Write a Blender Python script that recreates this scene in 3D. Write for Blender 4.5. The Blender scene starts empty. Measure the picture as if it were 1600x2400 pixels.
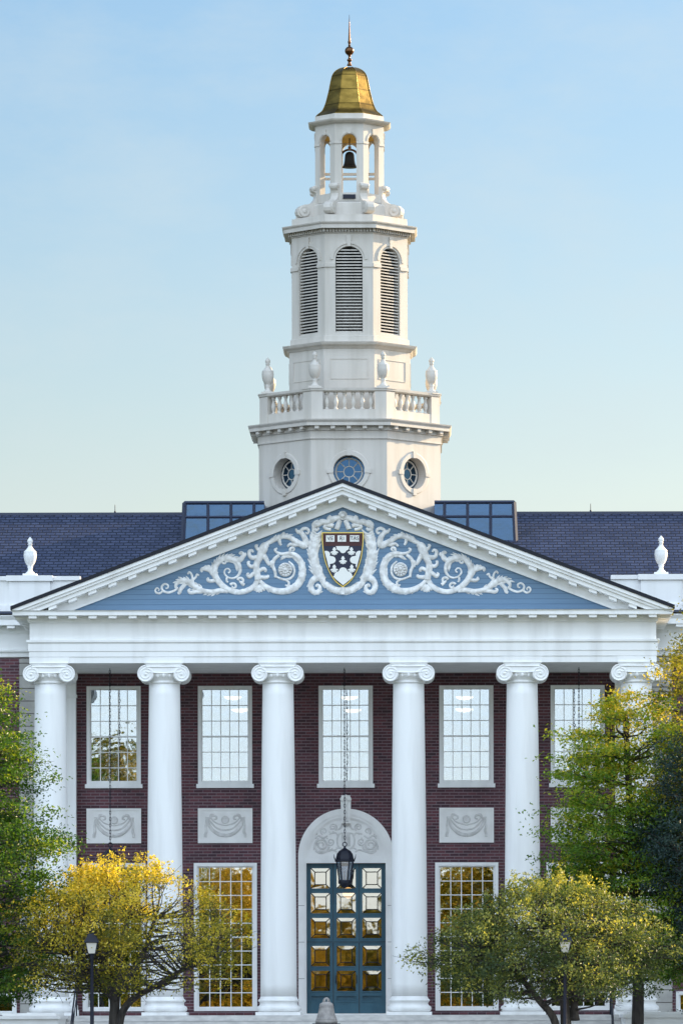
import bpy, math, random
import numpy as np
from mathutils import Vector, Matrix, Euler

R = math.radians
rnd = random.Random(7)
SC = bpy.context.scene
COL = SC.collection

# ------------------------------------------------------------------ camera
CAM_X, CAM_Y, CAM_Z = 2.40, -150.0, -0.19
FPX = 12000.0                    # focal length in photo pixels (photo is 1600 x 2400)
PPX, PPY = 998.0, 2394.0         # principal point in photo pixels
ROLL = 0.0022
cd = bpy.data.cameras.new("camera")
cam = bpy.data.objects.new("camera", cd)
COL.objects.link(cam)
cd.sensor_fit = 'VERTICAL'
cd.sensor_height = 36.0
cd.sensor_width = 24.0
cd.lens = FPX / 2400.0 * 36.0
cd.shift_x = -(PPX - 800.0) / 2400.0
cd.shift_y = (PPY - 1200.0) / 2400.0
cd.clip_start = 1.0
cd.clip_end = 6000.0
cam.location = (CAM_X, CAM_Y, CAM_Z)
cam.rotation_euler = (math.pi / 2, ROLL, 0)
SC.camera = cam

# ------------------------------------------------------------------ sun and sky
SUN_AZ = R(34)                   # degrees behind the facade plane, to the right
SUN_EL = R(18)
sd = Vector((math.cos(SUN_EL) * math.cos(SUN_AZ), math.cos(SUN_EL) * math.sin(SUN_AZ), math.sin(SUN_EL)))
sl = bpy.data.lights.new("sun", 'SUN')
sl.energy = 3.7
sl.angle = R(0.5)
sl.color = (1.0, 0.76, 0.46)
sun = bpy.data.objects.new("sun", sl)
COL.objects.link(sun)
sun.rotation_euler = sd.to_track_quat('Z', 'Y').to_euler()
sun.location = (60, 40, 60)

W = bpy.data.worlds.new("World")
SC.world = W
W.use_nodes = True
wn, wl = W.node_tree.nodes, W.node_tree.links
wn.clear()
out = wn.new('ShaderNodeOutputWorld')
bg = wn.new('ShaderNodeBackground')
bg.inputs['Strength'].default_value = 0.056
sky = wn.new('ShaderNodeTexSky')
sky.sky_type = 'NISHITA'
sky.sun_disc = False
sky.sun_elevation = SUN_EL
sky.sun_rotation = math.atan2(sd.x, sd.y)
sky.altitude = 20
sky.air_density = 1.0
sky.dust_density = 1.0
sky.ozone_density = 2.2
tc = wn.new('ShaderNodeTexCoord')
sep = wn.new('ShaderNodeSeparateXYZ')
wl.new(tc.outputs['Generated'], sep.inputs[0])
# bright broken cloud added behind the camera as fill light for the shaded front
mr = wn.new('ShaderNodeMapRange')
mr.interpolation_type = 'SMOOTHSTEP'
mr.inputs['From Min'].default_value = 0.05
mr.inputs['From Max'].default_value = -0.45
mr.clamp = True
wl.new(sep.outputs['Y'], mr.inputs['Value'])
nz = wn.new('ShaderNodeTexNoise')
nz.inputs['Scale'].default_value = 3.2
nz.inputs['Detail'].default_value = 6.0
mp = wn.new('ShaderNodeMapping')
mp.inputs['Scale'].default_value = (1, 1, 2.6)
wl.new(tc.outputs['Generated'], mp.inputs[0])
wl.new(mp.outputs[0], nz.inputs['Vector'])
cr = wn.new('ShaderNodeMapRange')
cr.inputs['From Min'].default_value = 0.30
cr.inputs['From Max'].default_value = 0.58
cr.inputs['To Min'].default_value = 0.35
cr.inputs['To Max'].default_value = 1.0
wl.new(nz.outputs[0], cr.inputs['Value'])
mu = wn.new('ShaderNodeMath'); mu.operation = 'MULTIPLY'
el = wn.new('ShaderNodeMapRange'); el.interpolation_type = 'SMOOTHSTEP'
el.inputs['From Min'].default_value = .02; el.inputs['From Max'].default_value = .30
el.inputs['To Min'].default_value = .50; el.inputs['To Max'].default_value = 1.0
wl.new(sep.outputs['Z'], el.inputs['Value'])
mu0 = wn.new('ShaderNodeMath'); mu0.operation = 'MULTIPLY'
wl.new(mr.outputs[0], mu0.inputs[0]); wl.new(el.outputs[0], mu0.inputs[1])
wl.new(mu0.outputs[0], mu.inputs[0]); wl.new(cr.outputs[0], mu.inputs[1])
FILL_CLOUD = 16.0
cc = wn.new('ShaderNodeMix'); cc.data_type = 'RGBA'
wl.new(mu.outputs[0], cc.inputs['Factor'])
# thin warm haze towards the horizon
hz = wn.new('ShaderNodeMapRange')
hz.inputs['From Min'].default_value = 0.06; hz.inputs['From Max'].default_value = 0.20
wl.new(sep.outputs['Z'], hz.inputs['Value'])
hc = wn.new('ShaderNodeMix'); hc.data_type = 'RGBA'
wl.new(hz.outputs[0], hc.inputs['Factor'])
hc.inputs['A'].default_value = (1.32, 1.10, .95, 1); hc.inputs['B'].default_value = (.96, 1.07, 1.13, 1)
hm = wn.new('ShaderNodeMix'); hm.data_type = 'RGBA'; hm.blend_type = 'MULTIPLY'; hm.inputs['Factor'].default_value = 1
wl.new(sky.outputs[0], hm.inputs['A']); wl.new(hc.outputs['Result'], hm.inputs['B'])
# faint high wisps
wz = wn.new('ShaderNodeTexNoise'); wz.inputs['Scale'].default_value = 26; wz.inputs['Detail'].default_value = 8; wz.inputs['Roughness'].default_value = .62
wm = wn.new('ShaderNodeMapping'); wm.inputs['Scale'].default_value = (1, 1, 2.2); wm.inputs['Location'].default_value = (3.1, 0, .4)
wl.new(tc.outputs['Generated'], wm.inputs[0]); wl.new(wm.outputs[0], wz.inputs['Vector'])
wr = wn.new('ShaderNodeMapRange'); wr.inputs['From Min'].default_value = .42; wr.inputs['From Max'].default_value = .75
wr.inputs['To Max'].default_value = .34
wl.new(wz.outputs[0], wr.inputs['Value'])
wc = wn.new('ShaderNodeMix'); wc.data_type = 'RGBA'
wl.new(wr.outputs[0], wc.inputs['Factor']); wl.new(hm.outputs['Result'], wc.inputs['A'])
wc.inputs['B'].default_value = (4.6, 5.2, 5.4, 1)
wl.new(wc.outputs['Result'], cc.inputs['A'])
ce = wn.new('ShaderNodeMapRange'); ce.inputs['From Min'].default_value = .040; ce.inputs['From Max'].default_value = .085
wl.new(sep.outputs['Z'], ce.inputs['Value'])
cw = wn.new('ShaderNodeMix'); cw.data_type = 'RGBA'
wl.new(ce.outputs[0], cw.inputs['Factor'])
cw.inputs['A'].default_value = (0.86 * FILL_CLOUD, 0.98 * FILL_CLOUD, 1.08 * FILL_CLOUD, 1)
cw.inputs['B'].default_value = (0.82 * FILL_CLOUD, 0.98 * FILL_CLOUD, 1.18 * FILL_CLOUD, 1)
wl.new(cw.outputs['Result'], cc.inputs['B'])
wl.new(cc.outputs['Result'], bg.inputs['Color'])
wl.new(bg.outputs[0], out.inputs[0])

SC.view_settings.view_transform = 'Standard'
SC.view_settings.look = 'None'
SC.view_settings.exposure = 1.43
SC.view_settings.gamma = 1.0


def at(px, py, y):
    """photo pixel (1600 x 2400) on the depth plane y -> (x, z)"""
    d = (y - CAM_Y) / FPX
    u = (px - PPX) + ROLL * (PPY - py)
    v = (PPY - py) - ROLL * (px - PPX)
    return CAM_X + u * d, CAM_Z + v * d


def zat(py, y, px=805):
    return at(px, py, y)[1]


# ------------------------------------------------------------------ materials
def nodes_of(m):
    return m.node_tree.nodes, m.node_tree.links


def new_mat(name, color=(.8, .8, .8), rough=.5, metal=0.0, spec=.5):
    m = bpy.data.materials.new(name)
    m.use_nodes = True
    b = m.node_tree.nodes['Principled BSDF']
    b.inputs['Base Color'].default_value = (*color, 1)
    b.inputs['Roughness'].default_value = rough
    b.inputs['Metallic'].default_value = metal
    b.inputs['Specular IOR Level'].default_value = spec
    return m


def mottle(m, c1, c2, scale=3.0, detail=5.0, stretch=(1, 1, 1), bump=0.0, bscale=None, lo=.35, hi=.65):
    n, l = nodes_of(m)
    b = n['Principled BSDF']
    tc = n.new('ShaderNodeTexCoord')
    mp = n.new('ShaderNodeMapping'); mp.inputs['Scale'].default_value = stretch
    l.new(tc.outputs['Object'], mp.inputs[0])
    nz = n.new('ShaderNodeTexNoise')
    nz.inputs['Scale'].default_value = scale; nz.inputs['Detail'].default_value = detail
    l.new(mp.outputs[0], nz.inputs['Vector'])
    r = n.new('ShaderNodeMapRange')
    r.inputs['From Min'].default_value = lo; r.inputs['From Max'].default_value = hi
    l.new(nz.outputs[0], r.inputs['Value'])
    mx = n.new('ShaderNodeMix'); mx.data_type = 'RGBA'
    l.new(r.outputs[0], mx.inputs['Factor'])
    mx.inputs['A'].default_value = (*c1, 1); mx.inputs['B'].default_value = (*c2, 1)
    l.new(mx.outputs['Result'], b.inputs['Base Color'])
    if bump:
        nb = n.new('ShaderNodeTexNoise'); nb.inputs['Scale'].default_value = bscale or scale * 8
        nb.inputs['Detail'].default_value = 4
        l.new(tc.outputs['Object'], nb.inputs['Vector'])
        bp = n.new('ShaderNodeBump'); bp.inputs['Strength'].default_value = bump
        bp.inputs['Distance'].default_value = .02
        l.new(nb.outputs[0], bp.inputs['Height'])
        l.new(bp.outputs[0], b.inputs['Normal'])
    return mx


M = {}
M['white'] = new_mat('white_paint', rough=.6)
mottle(M['white'], (.74, .735, .72), (.87, .87, .86), 1.1, 9, (2.0, 2.0, .22), .08, 30, .25, .52)
M['cream'] = new_mat('tower_paint', rough=.5)
mottle(M['cream'], (.50, .465, .41), (.60, .562, .51), 1.5, 9, (2.2, 2.2, .22), .10, 24, .28, .60)
M['relief'] = new_mat('relief_white', rough=.55)
mottle(M['relief'], (.58, .575, .56), (.86, .86, .85), 7, 7, (1, 1, 1), .25, 22)
M['lime'] = new_mat('limestone', rough=.75)
mottle(M['lime'], (.80, .785, .765), (.88, .87, .85), 2.4, 7, (1, 1, .7), .1, 40)
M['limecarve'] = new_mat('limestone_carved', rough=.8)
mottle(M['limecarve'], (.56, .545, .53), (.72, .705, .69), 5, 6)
M['grout'] = new_mat('stone_joint', (.16, .15, .14), .9)
M['quoin'] = new_mat('quoin_stone', rough=.8)
mottle(M['quoin'], (.36, .35, .33), (.46, .45, .42), 2.5, 6, (1, 1, 1), .1, 40)
M['step'] = new_mat('granite_steps', rough=.75)
mottle(M['step'], (.48, .47, .455), (.64, .625, .60), 3, 8, (1, 1, 3), .1, 60)
M['black'] = new_mat('black_iron', (.008, .011, .024), .5, 0, .35)
M['lead'] = new_mat('lead_flashing', (.035, .045, .08), .5)
M['felt'] = new_mat('dark_roof_edge', (.010, .012, .020), .6, 0, .3)
M['seal'] = new_mat('dark_came', (.02, .02, .02), .6)
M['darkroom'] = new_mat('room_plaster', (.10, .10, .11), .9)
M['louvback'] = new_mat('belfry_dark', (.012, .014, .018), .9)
M['bronze'] = new_mat('bell_bronze', (.02, .018, .015), .45, .6)
M['finial'] = new_mat('finial_bronze', (.13, .065, .032), .32, 1.0)
M['gold_edge'] = new_mat('shield_gilding', (.85, .60, .12), .35, .7)
M['maroon'] = new_mat('shield_crimson', (.055, .010, .010), .5)
M['navy'] = new_mat('shield_navy', (.006, .010, .035), .45)
M['shield_white'] = new_mat('shield_white', (.80, .80, .76), .5)
M['ink'] = new_mat('letter_ink', (.03, .03, .04), .6)
M['doorblue'] = new_mat('door_blue', rough=.38)
mottle(M['doorblue'], (.020, .086, .132), (.032, .116, .165), 3, 5, (1, 1, .4))
M['bellstone'] = new_mat('bell_stone', rough=.7)
mottle(M['bellstone'], (.30, .28, .27), (.45, .42, .40), 8, 6)
M['bark'] = new_mat('bark', rough=.9)
mottle(M['bark'], (.018, .016, .016), (.06, .052, .045), 9, 6, (1, 1, .25), .5, 14)
M['soil'] = new_mat('lawn', rough=.95)
mottle(M['soil'], (.035, .06, .02), (.07, .09, .03), .6, 8)
M['path'] = new_mat('paving', rough=.9)
mottle(M['path'], (.36, .35, .33), (.46, .45, .43), 1.2, 8)

# brick
m = M['brick'] = new_mat('brick', rough=.85)
n, l = nodes_of(m)
geo = n.new('ShaderNodeNewGeometry')
sp = n.new('ShaderNodeSeparateXYZ'); l.new(geo.outputs['Position'], sp.inputs[0])
ad = n.new('ShaderNodeMath'); l.new(sp.outputs['X'], ad.inputs[0]); l.new(sp.outputs['Y'], ad.inputs[1])
cb = n.new('ShaderNodeCombineXYZ'); l.new(ad.outputs[0], cb.inputs[0]); l.new(sp.outputs['Z'], cb.inputs[1])
bt = n.new('ShaderNodeTexBrick')
l.new(cb.outputs[0], bt.inputs['Vector'])
bt.inputs['Scale'].default_value = 1.0
bt.inputs['Brick Width'].default_value = .27
bt.inputs['Row Height'].default_value = .092
bt.inputs['Mortar Size'].default_value = .012
bt.inputs['Mortar Smooth'].default_value = .25
bt.inputs['Bias'].default_value = -.1
bt.inputs['Color1'].default_value = (.120, .042, .052, 1)
bt.inputs['Color2'].default_value = (.045, .023, .032, 1)
bt.inputs['Mortar'].default_value = (.15, .10, .12, 1)
nz = n.new('ShaderNodeTexNoise'); nz.inputs['Scale'].default_value = .9; nz.inputs['Detail'].default_value = 5
l.new(geo.outputs['Position'], nz.inputs['Vector'])
rr = n.new('ShaderNodeMapRange'); rr.inputs['To Min'].default_value = .45; rr.inputs['To Max'].default_value = 1.6
l.new(nz.outputs[0], rr.inputs['Value'])
mx = n.new('ShaderNodeMix'); mx.data_type = 'RGBA'; mx.blend_type = 'MULTIPLY'; mx.inputs['Factor'].default_value = 1
bed = n.new('ShaderNodeMath'); bed.operation = 'PINGPONG'; bed.inputs[1].default_value = .046
l.new(sp.outputs['Z'], bed.inputs[0])
bs = n.new('ShaderNodeMapRange'); bs.inputs['From Min'].default_value = .006; bs.inputs['From Max'].default_value = .014
l.new(bed.outputs[0], bs.inputs['Value'])
bm2 = n.new('ShaderNodeMix'); bm2.data_type = 'RGBA'
l.new(bs.outputs[0], bm2.inputs['Factor']); bm2.inputs['A'].default_value = (.20, .150, .165, 1); l.new(bt.outputs['Color'], bm2.inputs['B'])
l.new(bm2.outputs['Result'], mx.inputs['A']); l.new(rr.outputs[0], mx.inputs['B'])
l.new(mx.outputs['Result'], n['Principled BSDF'].inputs['Base Color'])
bp = n.new('ShaderNodeBump'); bp.inputs['Strength'].default_value = .5; bp.inputs['Distance'].default_value = .008
bp.invert = True
l.new(bt.outputs['Fac'], bp.inputs['Height']); l.new(bp.outputs[0], n['Principled BSDF'].inputs['Normal'])

# slate
m = M['slate'] = new_mat('roof_slate', rough=.5)
n, l = nodes_of(m)
geo = n.new('ShaderNodeNewGeometry')
sp = n.new('ShaderNodeSeparateXYZ'); l.new(geo.outputs['Position'], sp.inputs[0])
cb = n.new('ShaderNodeCombineXYZ'); l.new(sp.outputs['X'], cb.inputs[0]); l.new(sp.outputs['Z'], cb.inputs[1])
bt = n.new('ShaderNodeTexBrick')
l.new(cb.outputs[0], bt.inputs['Vector'])
bt.inputs['Scale'].default_value = 1.0
bt.inputs['Brick Width'].default_value = .28
bt.inputs['Row Height'].default_value = .105
bt.inputs['Mortar Size'].default_value = .022
bt.inputs['Mortar Smooth'].default_value = .3
bt.inputs['Color1'].default_value = (.032, .041, .086, 1)
bt.inputs['Color2'].default_value = (.060, .073, .132, 1)
bt.inputs['Mortar'].default_value = (.008, .010, .025, 1)
nz = n.new('ShaderNodeTexNoise'); nz.inputs['Scale'].default_value = 1.1; nz.inputs['Detail'].default_value = 7
l.new(geo.outputs['Position'], nz.inputs['Vector'])
rr = n.new('ShaderNodeMapRange'); rr.inputs['To Min'].default_value = .6; rr.inputs['To Max'].default_value = 1.4
l.new(nz.outputs[0], rr.inputs['Value'])
mx = n.new('ShaderNodeMix'); mx.data_type = 'RGBA'; mx.blend_type = 'MULTIPLY'; mx.inputs['Factor'].default_value = 1
l.new(bt.outputs['Color'], mx.inputs['A']); l.new(rr.outputs[0], mx.inputs['B'])
l.new(mx.outputs['Result'], n['Principled BSDF'].inputs['Base Color'])
bp = n.new('ShaderNodeBump'); bp.inputs['Strength'].default_value = .6; bp.inputs['Distance'].default_value = .02
bp.invert = True
l.new(bt.outputs['Fac'], bp.inputs['Height']); l.new(bp.outputs[0], n['Principled BSDF'].inputs['Normal'])

# blue tympanum boards
m = M['boards'] = new_mat('blue_boards', rough=.45)
n, l = nodes_of(m)
geo = n.new('ShaderNodeNewGeometry')
sp = n.new('ShaderNodeSeparateXYZ'); l.new(geo.outputs['Position'], sp.inputs[0])
mm = n.new('ShaderNodeMath'); mm.operation = 'PINGPONG'; mm.inputs[1].default_value = .075
l.new(sp.outputs['Z'], mm.inputs[0])
st = n.new('ShaderNodeMapRange'); st.inputs['From Min'].default_value = .0; st.inputs['From Max'].default_value = .012
l.new(mm.outputs[0], st.inputs['Value'])
nz = n.new('ShaderNodeTexNoise'); nz.inputs['Scale'].default_value = 1.2; nz.inputs['Detail'].default_value = 6
mp = n.new('ShaderNodeMapping'); mp.inputs['Scale'].default_value = (.5, 1, 7)
l.new(geo.outputs['Position'], mp.inputs[0]); l.new(mp.outputs[0], nz.inputs['Vector'])
mx = n.new('ShaderNodeMix'); mx.data_type = 'RGBA'
l.new(nz.outputs[0], mx.inputs['Factor'])
mx.inputs['A'].default_value = (.082, .163, .265, 1); mx.inputs['B'].default_value = (.142, .245, .365, 1)
m2 = n.new('ShaderNodeMix'); m2.data_type = 'RGBA'
l.new(st.outputs[0], m2.inputs['Factor'])
m2.inputs['A'].default_value = (.055, .11, .19, 1); l.new(mx.outputs['Result'], m2.inputs['B'])
l.new(m2.outputs['Result'], n['Principled BSDF'].inputs['Base Color'])
bp = n.new('ShaderNodeBump'); bp.inputs['Strength'].default_value = .4; bp.inputs['Distance'].default_value = .01
l.new(st.outputs[0], bp.inputs['Height']); l.new(bp.outputs[0], n['Principled BSDF'].inputs['Normal'])

# gilded dome
m = M['gold'] = new_mat('gilding', (.80, .50, .10), .30, 1.0)
n, l = nodes_of(m)
mottle(m, (.125, .082, .019), (.29, .19, .045), 2.4, 8, (1, 1, 2.2), .15, 12, .3, .66)
geo = n.new('ShaderNodeNewGeometry')
nz = n.new('ShaderNodeTexNoise'); nz.inputs['Scale'].default_value = 5; nz.inputs['Detail'].default_value = 6
l.new(geo.outputs['Position'], nz.inputs['Vector'])
rr = n.new('ShaderNodeMapRange'); rr.inputs['To Min'].default_value = .25; rr.inputs['To Max'].default_value = .55
l.new(nz.outputs[0], rr.inputs['Value']); l.new(rr.outputs[0], n['Principled BSDF'].inputs['Roughness'])
sp = n.new('ShaderNodeSeparateXYZ'); l.new(geo.outputs['Position'], sp.inputs[0])
pp = n.new('ShaderNodeMath'); pp.operation = 'PINGPONG'; pp.inputs[1].default_value = .24
l.new(sp.outputs['Z'], pp.inputs[0])
sr = n.new('ShaderNodeMapRange'); sr.inputs['From Min'].default_value = .008; sr.inputs['From Max'].default_value = .03; sr.inputs['To Min'].default_value = .45
l.new(pp.outputs[0], sr.inputs['Value'])
gm = n.new('ShaderNodeMix'); gm.data_type = 'RGBA'; gm.blend_type = 'MULTIPLY'; gm.inputs['Factor'].default_value = 1
old = n['Principled BSDF'].inputs['Base Color'].links[0].from_socket
l.new(old, gm.inputs['A']); l.new(sr.outputs[0], gm.inputs['B']); l.new(gm.outputs['Result'], n['Principled BSDF'].inputs['Base Color'])
M['ochre'] = new_mat('ochre_sun_glow', (.62, .38, .07), .6)  # lantern ceiling and upper band, warm sun glow put into the colour


def glass_mat(name, refl, tint=(1, 1, 1), through=(.85, .9, .95), rough=.0, wave=.0):
    m = bpy.data.materials.new(name); m.use_nodes = True
    n, l = nodes_of(m); n.clear()
    o = n.new('ShaderNodeOutputMaterial')
    g = n.new('ShaderNodeBsdfGlossy'); g.inputs['Color'].default_value = (*tint, 1); g.inputs['Roughness'].default_value = rough
    t = n.new('ShaderNodeBsdfTransparent'); t.inputs['Color'].default_value = (*through, 1)
    mx = n.new('ShaderNodeMixShader'); mx.inputs[0].default_value = refl
    l.new(t.outputs[0], mx.inputs[1]); l.new(g.outputs[0], mx.inputs[2]); l.new(mx.outputs[0], o.inputs[0])
    if wave:
        geo = n.new('ShaderNodeNewGeometry')
        nz = n.new('ShaderNodeTexNoise'); nz.inputs['Scale'].default_value = 2.2; nz.inputs['Detail'].default_value = 2
        l.new(geo.outputs['Position'], nz.inputs['Vector'])
        bp = n.new('ShaderNodeBump'); bp.inputs['Strength'].default_value = 1; bp.inputs['Distance'].default_value = wave
        l.new(nz.outputs[0], bp.inputs['Height']); l.new(bp.outputs[0], g.inputs['Normal'])
    return m


M['glass'] = glass_mat('window_glass', .42, (.90, .95, .98), (.8, .85, .9), .0, .0018)
M['lowglass'] = glass_mat('ground_floor_glass', .55, (.95, .96, .93), (.6, .62, .65), .0, .0015)
M['doorglass'] = glass_mat('door_glass', .5, (.98, .94, .86), (.5, .45, .4), .02, .0018)
M['skyglass'] = glass_mat('skylight_glass', .42, (.17, .28, .44), (.08, .12, .25), .03, .01)
M['roundglass'] = glass_mat('round_window_glass', .40, (.10, .21, .36), (.06, .08, .14), .02, .006)
M['lampglass'] = glass_mat('lamp_glass', .25, (.9, .95, 1), (.55, .62, .70), .08)
M['frost'] = new_mat('frosted_lamp_glass', (.62, .60, .54), .35)


def emit(name, col, s):
    m = bpy.data.materials.new(name); m.use_nodes = True
    b = m.node_tree.nodes['Principled BSDF']
    b.inputs['Base Color'].default_value = (*col, 1)
    b.inputs['Emission Color'].default_value = (*col, 1)
    b.inputs['Emission Strength'].default_value = s
    return m


M['bulb'] = emit('lit_bowl', (1, .82, .58), 1.3)
M['globe'] = emit('lit_globe', (1, .62, .22), 1.3)


def leaf_mat(name, cols, trans=.5):
    """cols: colour stops across the per-leaf attribute 'hue'"""
    m = bpy.data.materials.new(name); m.use_nodes = True
    n, l = nodes_of(m); n.clear()
    o = n.new('ShaderNodeOutputMaterial')
    a = n.new('ShaderNodeAttribute'); a.attribute_name = 'hue'
    r = n.new('ShaderNodeValToRGB')
    r.color_ramp.elements[0].position = 0; r.color_ramp.elements[0].color = (*cols[0], 1)
    r.color_ramp.elements[1].position = 1; r.color_ramp.elements[1].color = (*cols[-1], 1)
    for i, c in enumerate(cols[1:-1]):
        e = r.color_ramp.elements.new((i + 1) / (len(cols) - 1)); e.color = (*c, 1)
    l.new(a.outputs['Fac'], r.inputs[0])
    d = n.new('ShaderNodeBsdfPrincipled'); d.inputs['Roughness'].default_value = .42
    d.inputs['Specular IOR Level'].default_value = .4
    l.new(r.outputs[0], d.inputs['Base Color'])
    t = n.new('ShaderNodeBsdfTranslucent')
    br = n.new('ShaderNodeMix'); br.data_type = 'RGBA'; br.blend_type = 'MULTIPLY'; br.inputs['Factor'].default_value = 1
    l.new(r.outputs[0], br.inputs['A']); br.inputs['B'].default_value = (1.6, 1.5, .6, 1)
    l.new(br.outputs['Result'], t.inputs['Color'])
    mx = n.new('ShaderNodeMixShader'); mx.inputs[0].default_value = trans
    l.new(d.outputs[0], mx.inputs[1]); l.new(t.outputs[0], mx.inputs[2]); l.new(mx.outputs[0], o.inputs[0])
    return m


M['leaf_gold'] = leaf_mat('leaf_gold', [(.06, .08, .016), (.20, .20, .026), (.60, .49, .05), (.84, .68, .13)], .5)
M['leaf_mixed'] = leaf_mat('leaf_mixed', [(.04, .07, .028), (.09, .125, .04), (.27, .30, .08), (.56, .50, .10)], .45)
M['leaf_green'] = leaf_mat('leaf_green', [(.03, .085, .012), (.08, .17, .02), (.24, .30, .034), (.50, .43, .045)], .5)
M['leaf_lime'] = leaf_mat('leaf_lime', [(.06, .14, .015), (.13, .24, .022), (.34, .38, .035), (.62, .48, .05)], .5)
M['leaf_dark'] = leaf_mat('leaf_dark', [(.012, .034, .036), (.024, .055, .054), (.04, .08, .07)], .25)
M['leaf_far'] = leaf_mat('leaf_far', [(.05, .09, .016), (.16, .19, .024), (.46, .32, .03), (.62, .46, .07)], .4)


# ------------------------------------------------------------------ mesh builder
class MB:
    def __init__(s):
        s.v, s.f, s.m, s.s = [], [], [], []

    def add(s, vs, fs, m=0, smooth=False, T=None):
        o = len(s.v)
        if T is not None:
            vs = [T(*p) for p in vs]
        s.v += [tuple(p) for p in vs]
        for f in fs:
            s.f.append([i + o for i in f]); s.m.append(m); s.s.append(smooth)

    def box(s, x0, x1, y0, y1, z0, z1, m=0, T=None):
        vs = [(x0, y0, z0), (x1, y0, z0), (x1, y1, z0), (x0, y1, z0), (x0, y0, z1), (x1, y0, z1), (x1, y1, z1), (x0, y1, z1)]
        s.add(vs, [(0, 3, 2, 1), (4, 5, 6, 7), (0, 1, 5, 4), (1, 2, 6, 5), (2, 3, 7, 6), (3, 0, 4, 7)], m, False, T)

    def prism(s, pts, y0, y1, m=0, T=None, smooth=False):
        """polygon in x,z pushed from y0 to y1"""
        k = len(pts)
        ar = sum(pts[i][0] * pts[(i + 1) % k][1] - pts[(i + 1) % k][0] * pts[i][1] for i in range(k))
        if ar < 0:
            pts = pts[::-1]
        vs = [(x, y0, z) for x, z in pts] + [(x, y1, z) for x, z in pts]
        fs = [tuple(range(k)), tuple(range(2 * k - 1, k - 1, -1))]
        s.add(vs, fs, m, False, T)
        s.add(vs, [(i, i + k, (i + 1) % k + k, (i + 1) % k) for i in range(k)], m, smooth, T)

    def plan(s, pts, z0, z1, m=0):
        """polygon in x,y pushed from z0 to z1"""
        k = len(pts)
        ar = sum(pts[i][0] * pts[(i + 1) % k][1] - pts[(i + 1) % k][0] * pts[i][1] for i in range(k))
        if ar < 0:
            pts = pts[::-1]
        vs = [(x, y, z0) for x, y in pts] + [(x, y, z1) for x, y in pts]
        fs = [tuple(range(k - 1, -1, -1)), tuple(range(k, 2 * k))] + [(i, (i + 1) % k, (i + 1) % k + k, i + k) for i in range(k)]
        s.add(vs, fs, m)

    def lathe(s, prof, c=(0, 0, 0), seg=24, m=0, smooth=True, off=0.0, scale=1.0, T=None, closed=False):
        vs = []
        for r, z in prof:
            for i in range(seg):
                a = off + 2 * math.pi * i / seg
                vs.append((c[0] + r * scale * math.cos(a), c[1] + r * scale * math.sin(a), c[2] + z))
        k = len(prof)
        fs = []
        for j in range(k - 1 if not closed else k):
            jn = (j + 1) % k
            for i in range(seg):
                fs.append((j * seg + i, j * seg + (i + 1) % seg, jn * seg + (i + 1) % seg, jn * seg + i))
        if not closed:
            if prof[0][0] > 1e-4:
                fs.append(tuple(range(seg - 1, -1, -1)))
            if prof[-1][0] > 1e-4:
                fs.append(tuple(range((k - 1) * seg, k * seg)))
        s.add(vs, fs, m, smooth, T)

    def octo(s, prof, cx=0, cy=0, m=0, closed=False):
        """eight-sided turning, profile given as (apothem, z), a flat side to the front"""
        s.lathe(prof, (cx, cy, 0), 8, m, False, math.pi / 8, 1 / math.cos(math.pi / 8), None, closed)

    def tube(s, pts, rad, seg=8, m=0, smooth=True, flat=None, caps=True):
        """tube along 3D points; flat=(axis vector, factor) squashes across an axis"""
        P = [Vector(p) for p in pts]
        if not hasattr(rad, '__len__'):
            rad = [rad] * len(P)
        vs = []
        up = Vector((0, 1, 0)) if flat else None
        prevn = None
        for i, p in enumerate(P):
            t = (P[min(i + 1, len(P) - 1)] - P[max(i - 1, 0)])
            if t.length < 1e-9:
                t = Vector((0, 0, 1))
            t.normalize()
            if flat:
                nrm = t.cross(Vector((0, 1, 0))); nrm.normalize(); b = Vector((0, 1, 0)) * flat
            else:
                ref = prevn if prevn is not None else (Vector((1, 0, 0)) if abs(t.x) < .8 else Vector((0, 1, 0)))
                nrm = ref - t * ref.dot(t); nrm.normalize(); b = t.cross(nrm); prevn = nrm
            for k in range(seg):
                a = 2 * math.pi * k / seg
                vs.append(p + nrm * (rad[i] * math.cos(a)) + b * (rad[i] * math.sin(a)))
        fs = []
        for i in range(len(P) - 1):
            for k in range(seg):
                fs.append((i * seg + k, i * seg + (k + 1) % seg, (i + 1) * seg + (k + 1) % seg, (i + 1) * seg + k))
        if caps:
            fs.append(tuple(range(seg - 1, -1, -1))); fs.append(tuple(range((len(P) - 1) * seg, len(P) * seg)))
        s.add(vs, fs, m, smooth)

    def ball(s, c, r, m=0, seg=12, rings=8, sc=(1, 1, 1)):
        prof = [(max(0, math.sin(math.pi * j / rings)) * r, -math.cos(math.pi * j / rings) * r) for j in range(rings + 1)]
        prof[0] = (0.0005 * r, -r); prof[-1] = (0.0005 * r, r)
        s.lathe(prof, (0, 0, 0), seg, m, True, 0, 1, lambda x, y, z: (c[0] + x * sc[0], c[1] + y * sc[1], c[2] + z * sc[2]))

    def sweep(s, path, prof, m=0, closed_prof=True):
        """profile (out, z) swept along an open plan polyline with mitred corners; 'out' is to the right-hand side of travel"""
        P = [Vector((p[0], p[1])) for p in path]
        dirs = [(P[i + 1] - P[i]).normalized() for i in range(len(P) - 1)]
        nr = [Vector((d.y, -d.x)) for d in dirs]
        vs = []
        for i, p in enumerate(P):
            if i == 0:
                mv = nr[0]
            elif i == len(P) - 1:
                mv = nr[-1]
            else:
                b = nr[i - 1] + nr[i]; mv = b / (1 + nr[i - 1].dot(nr[i]))
            for o, z in prof:
                vs.append((p.x + mv.x * o, p.y + mv.y * o, z))
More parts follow.
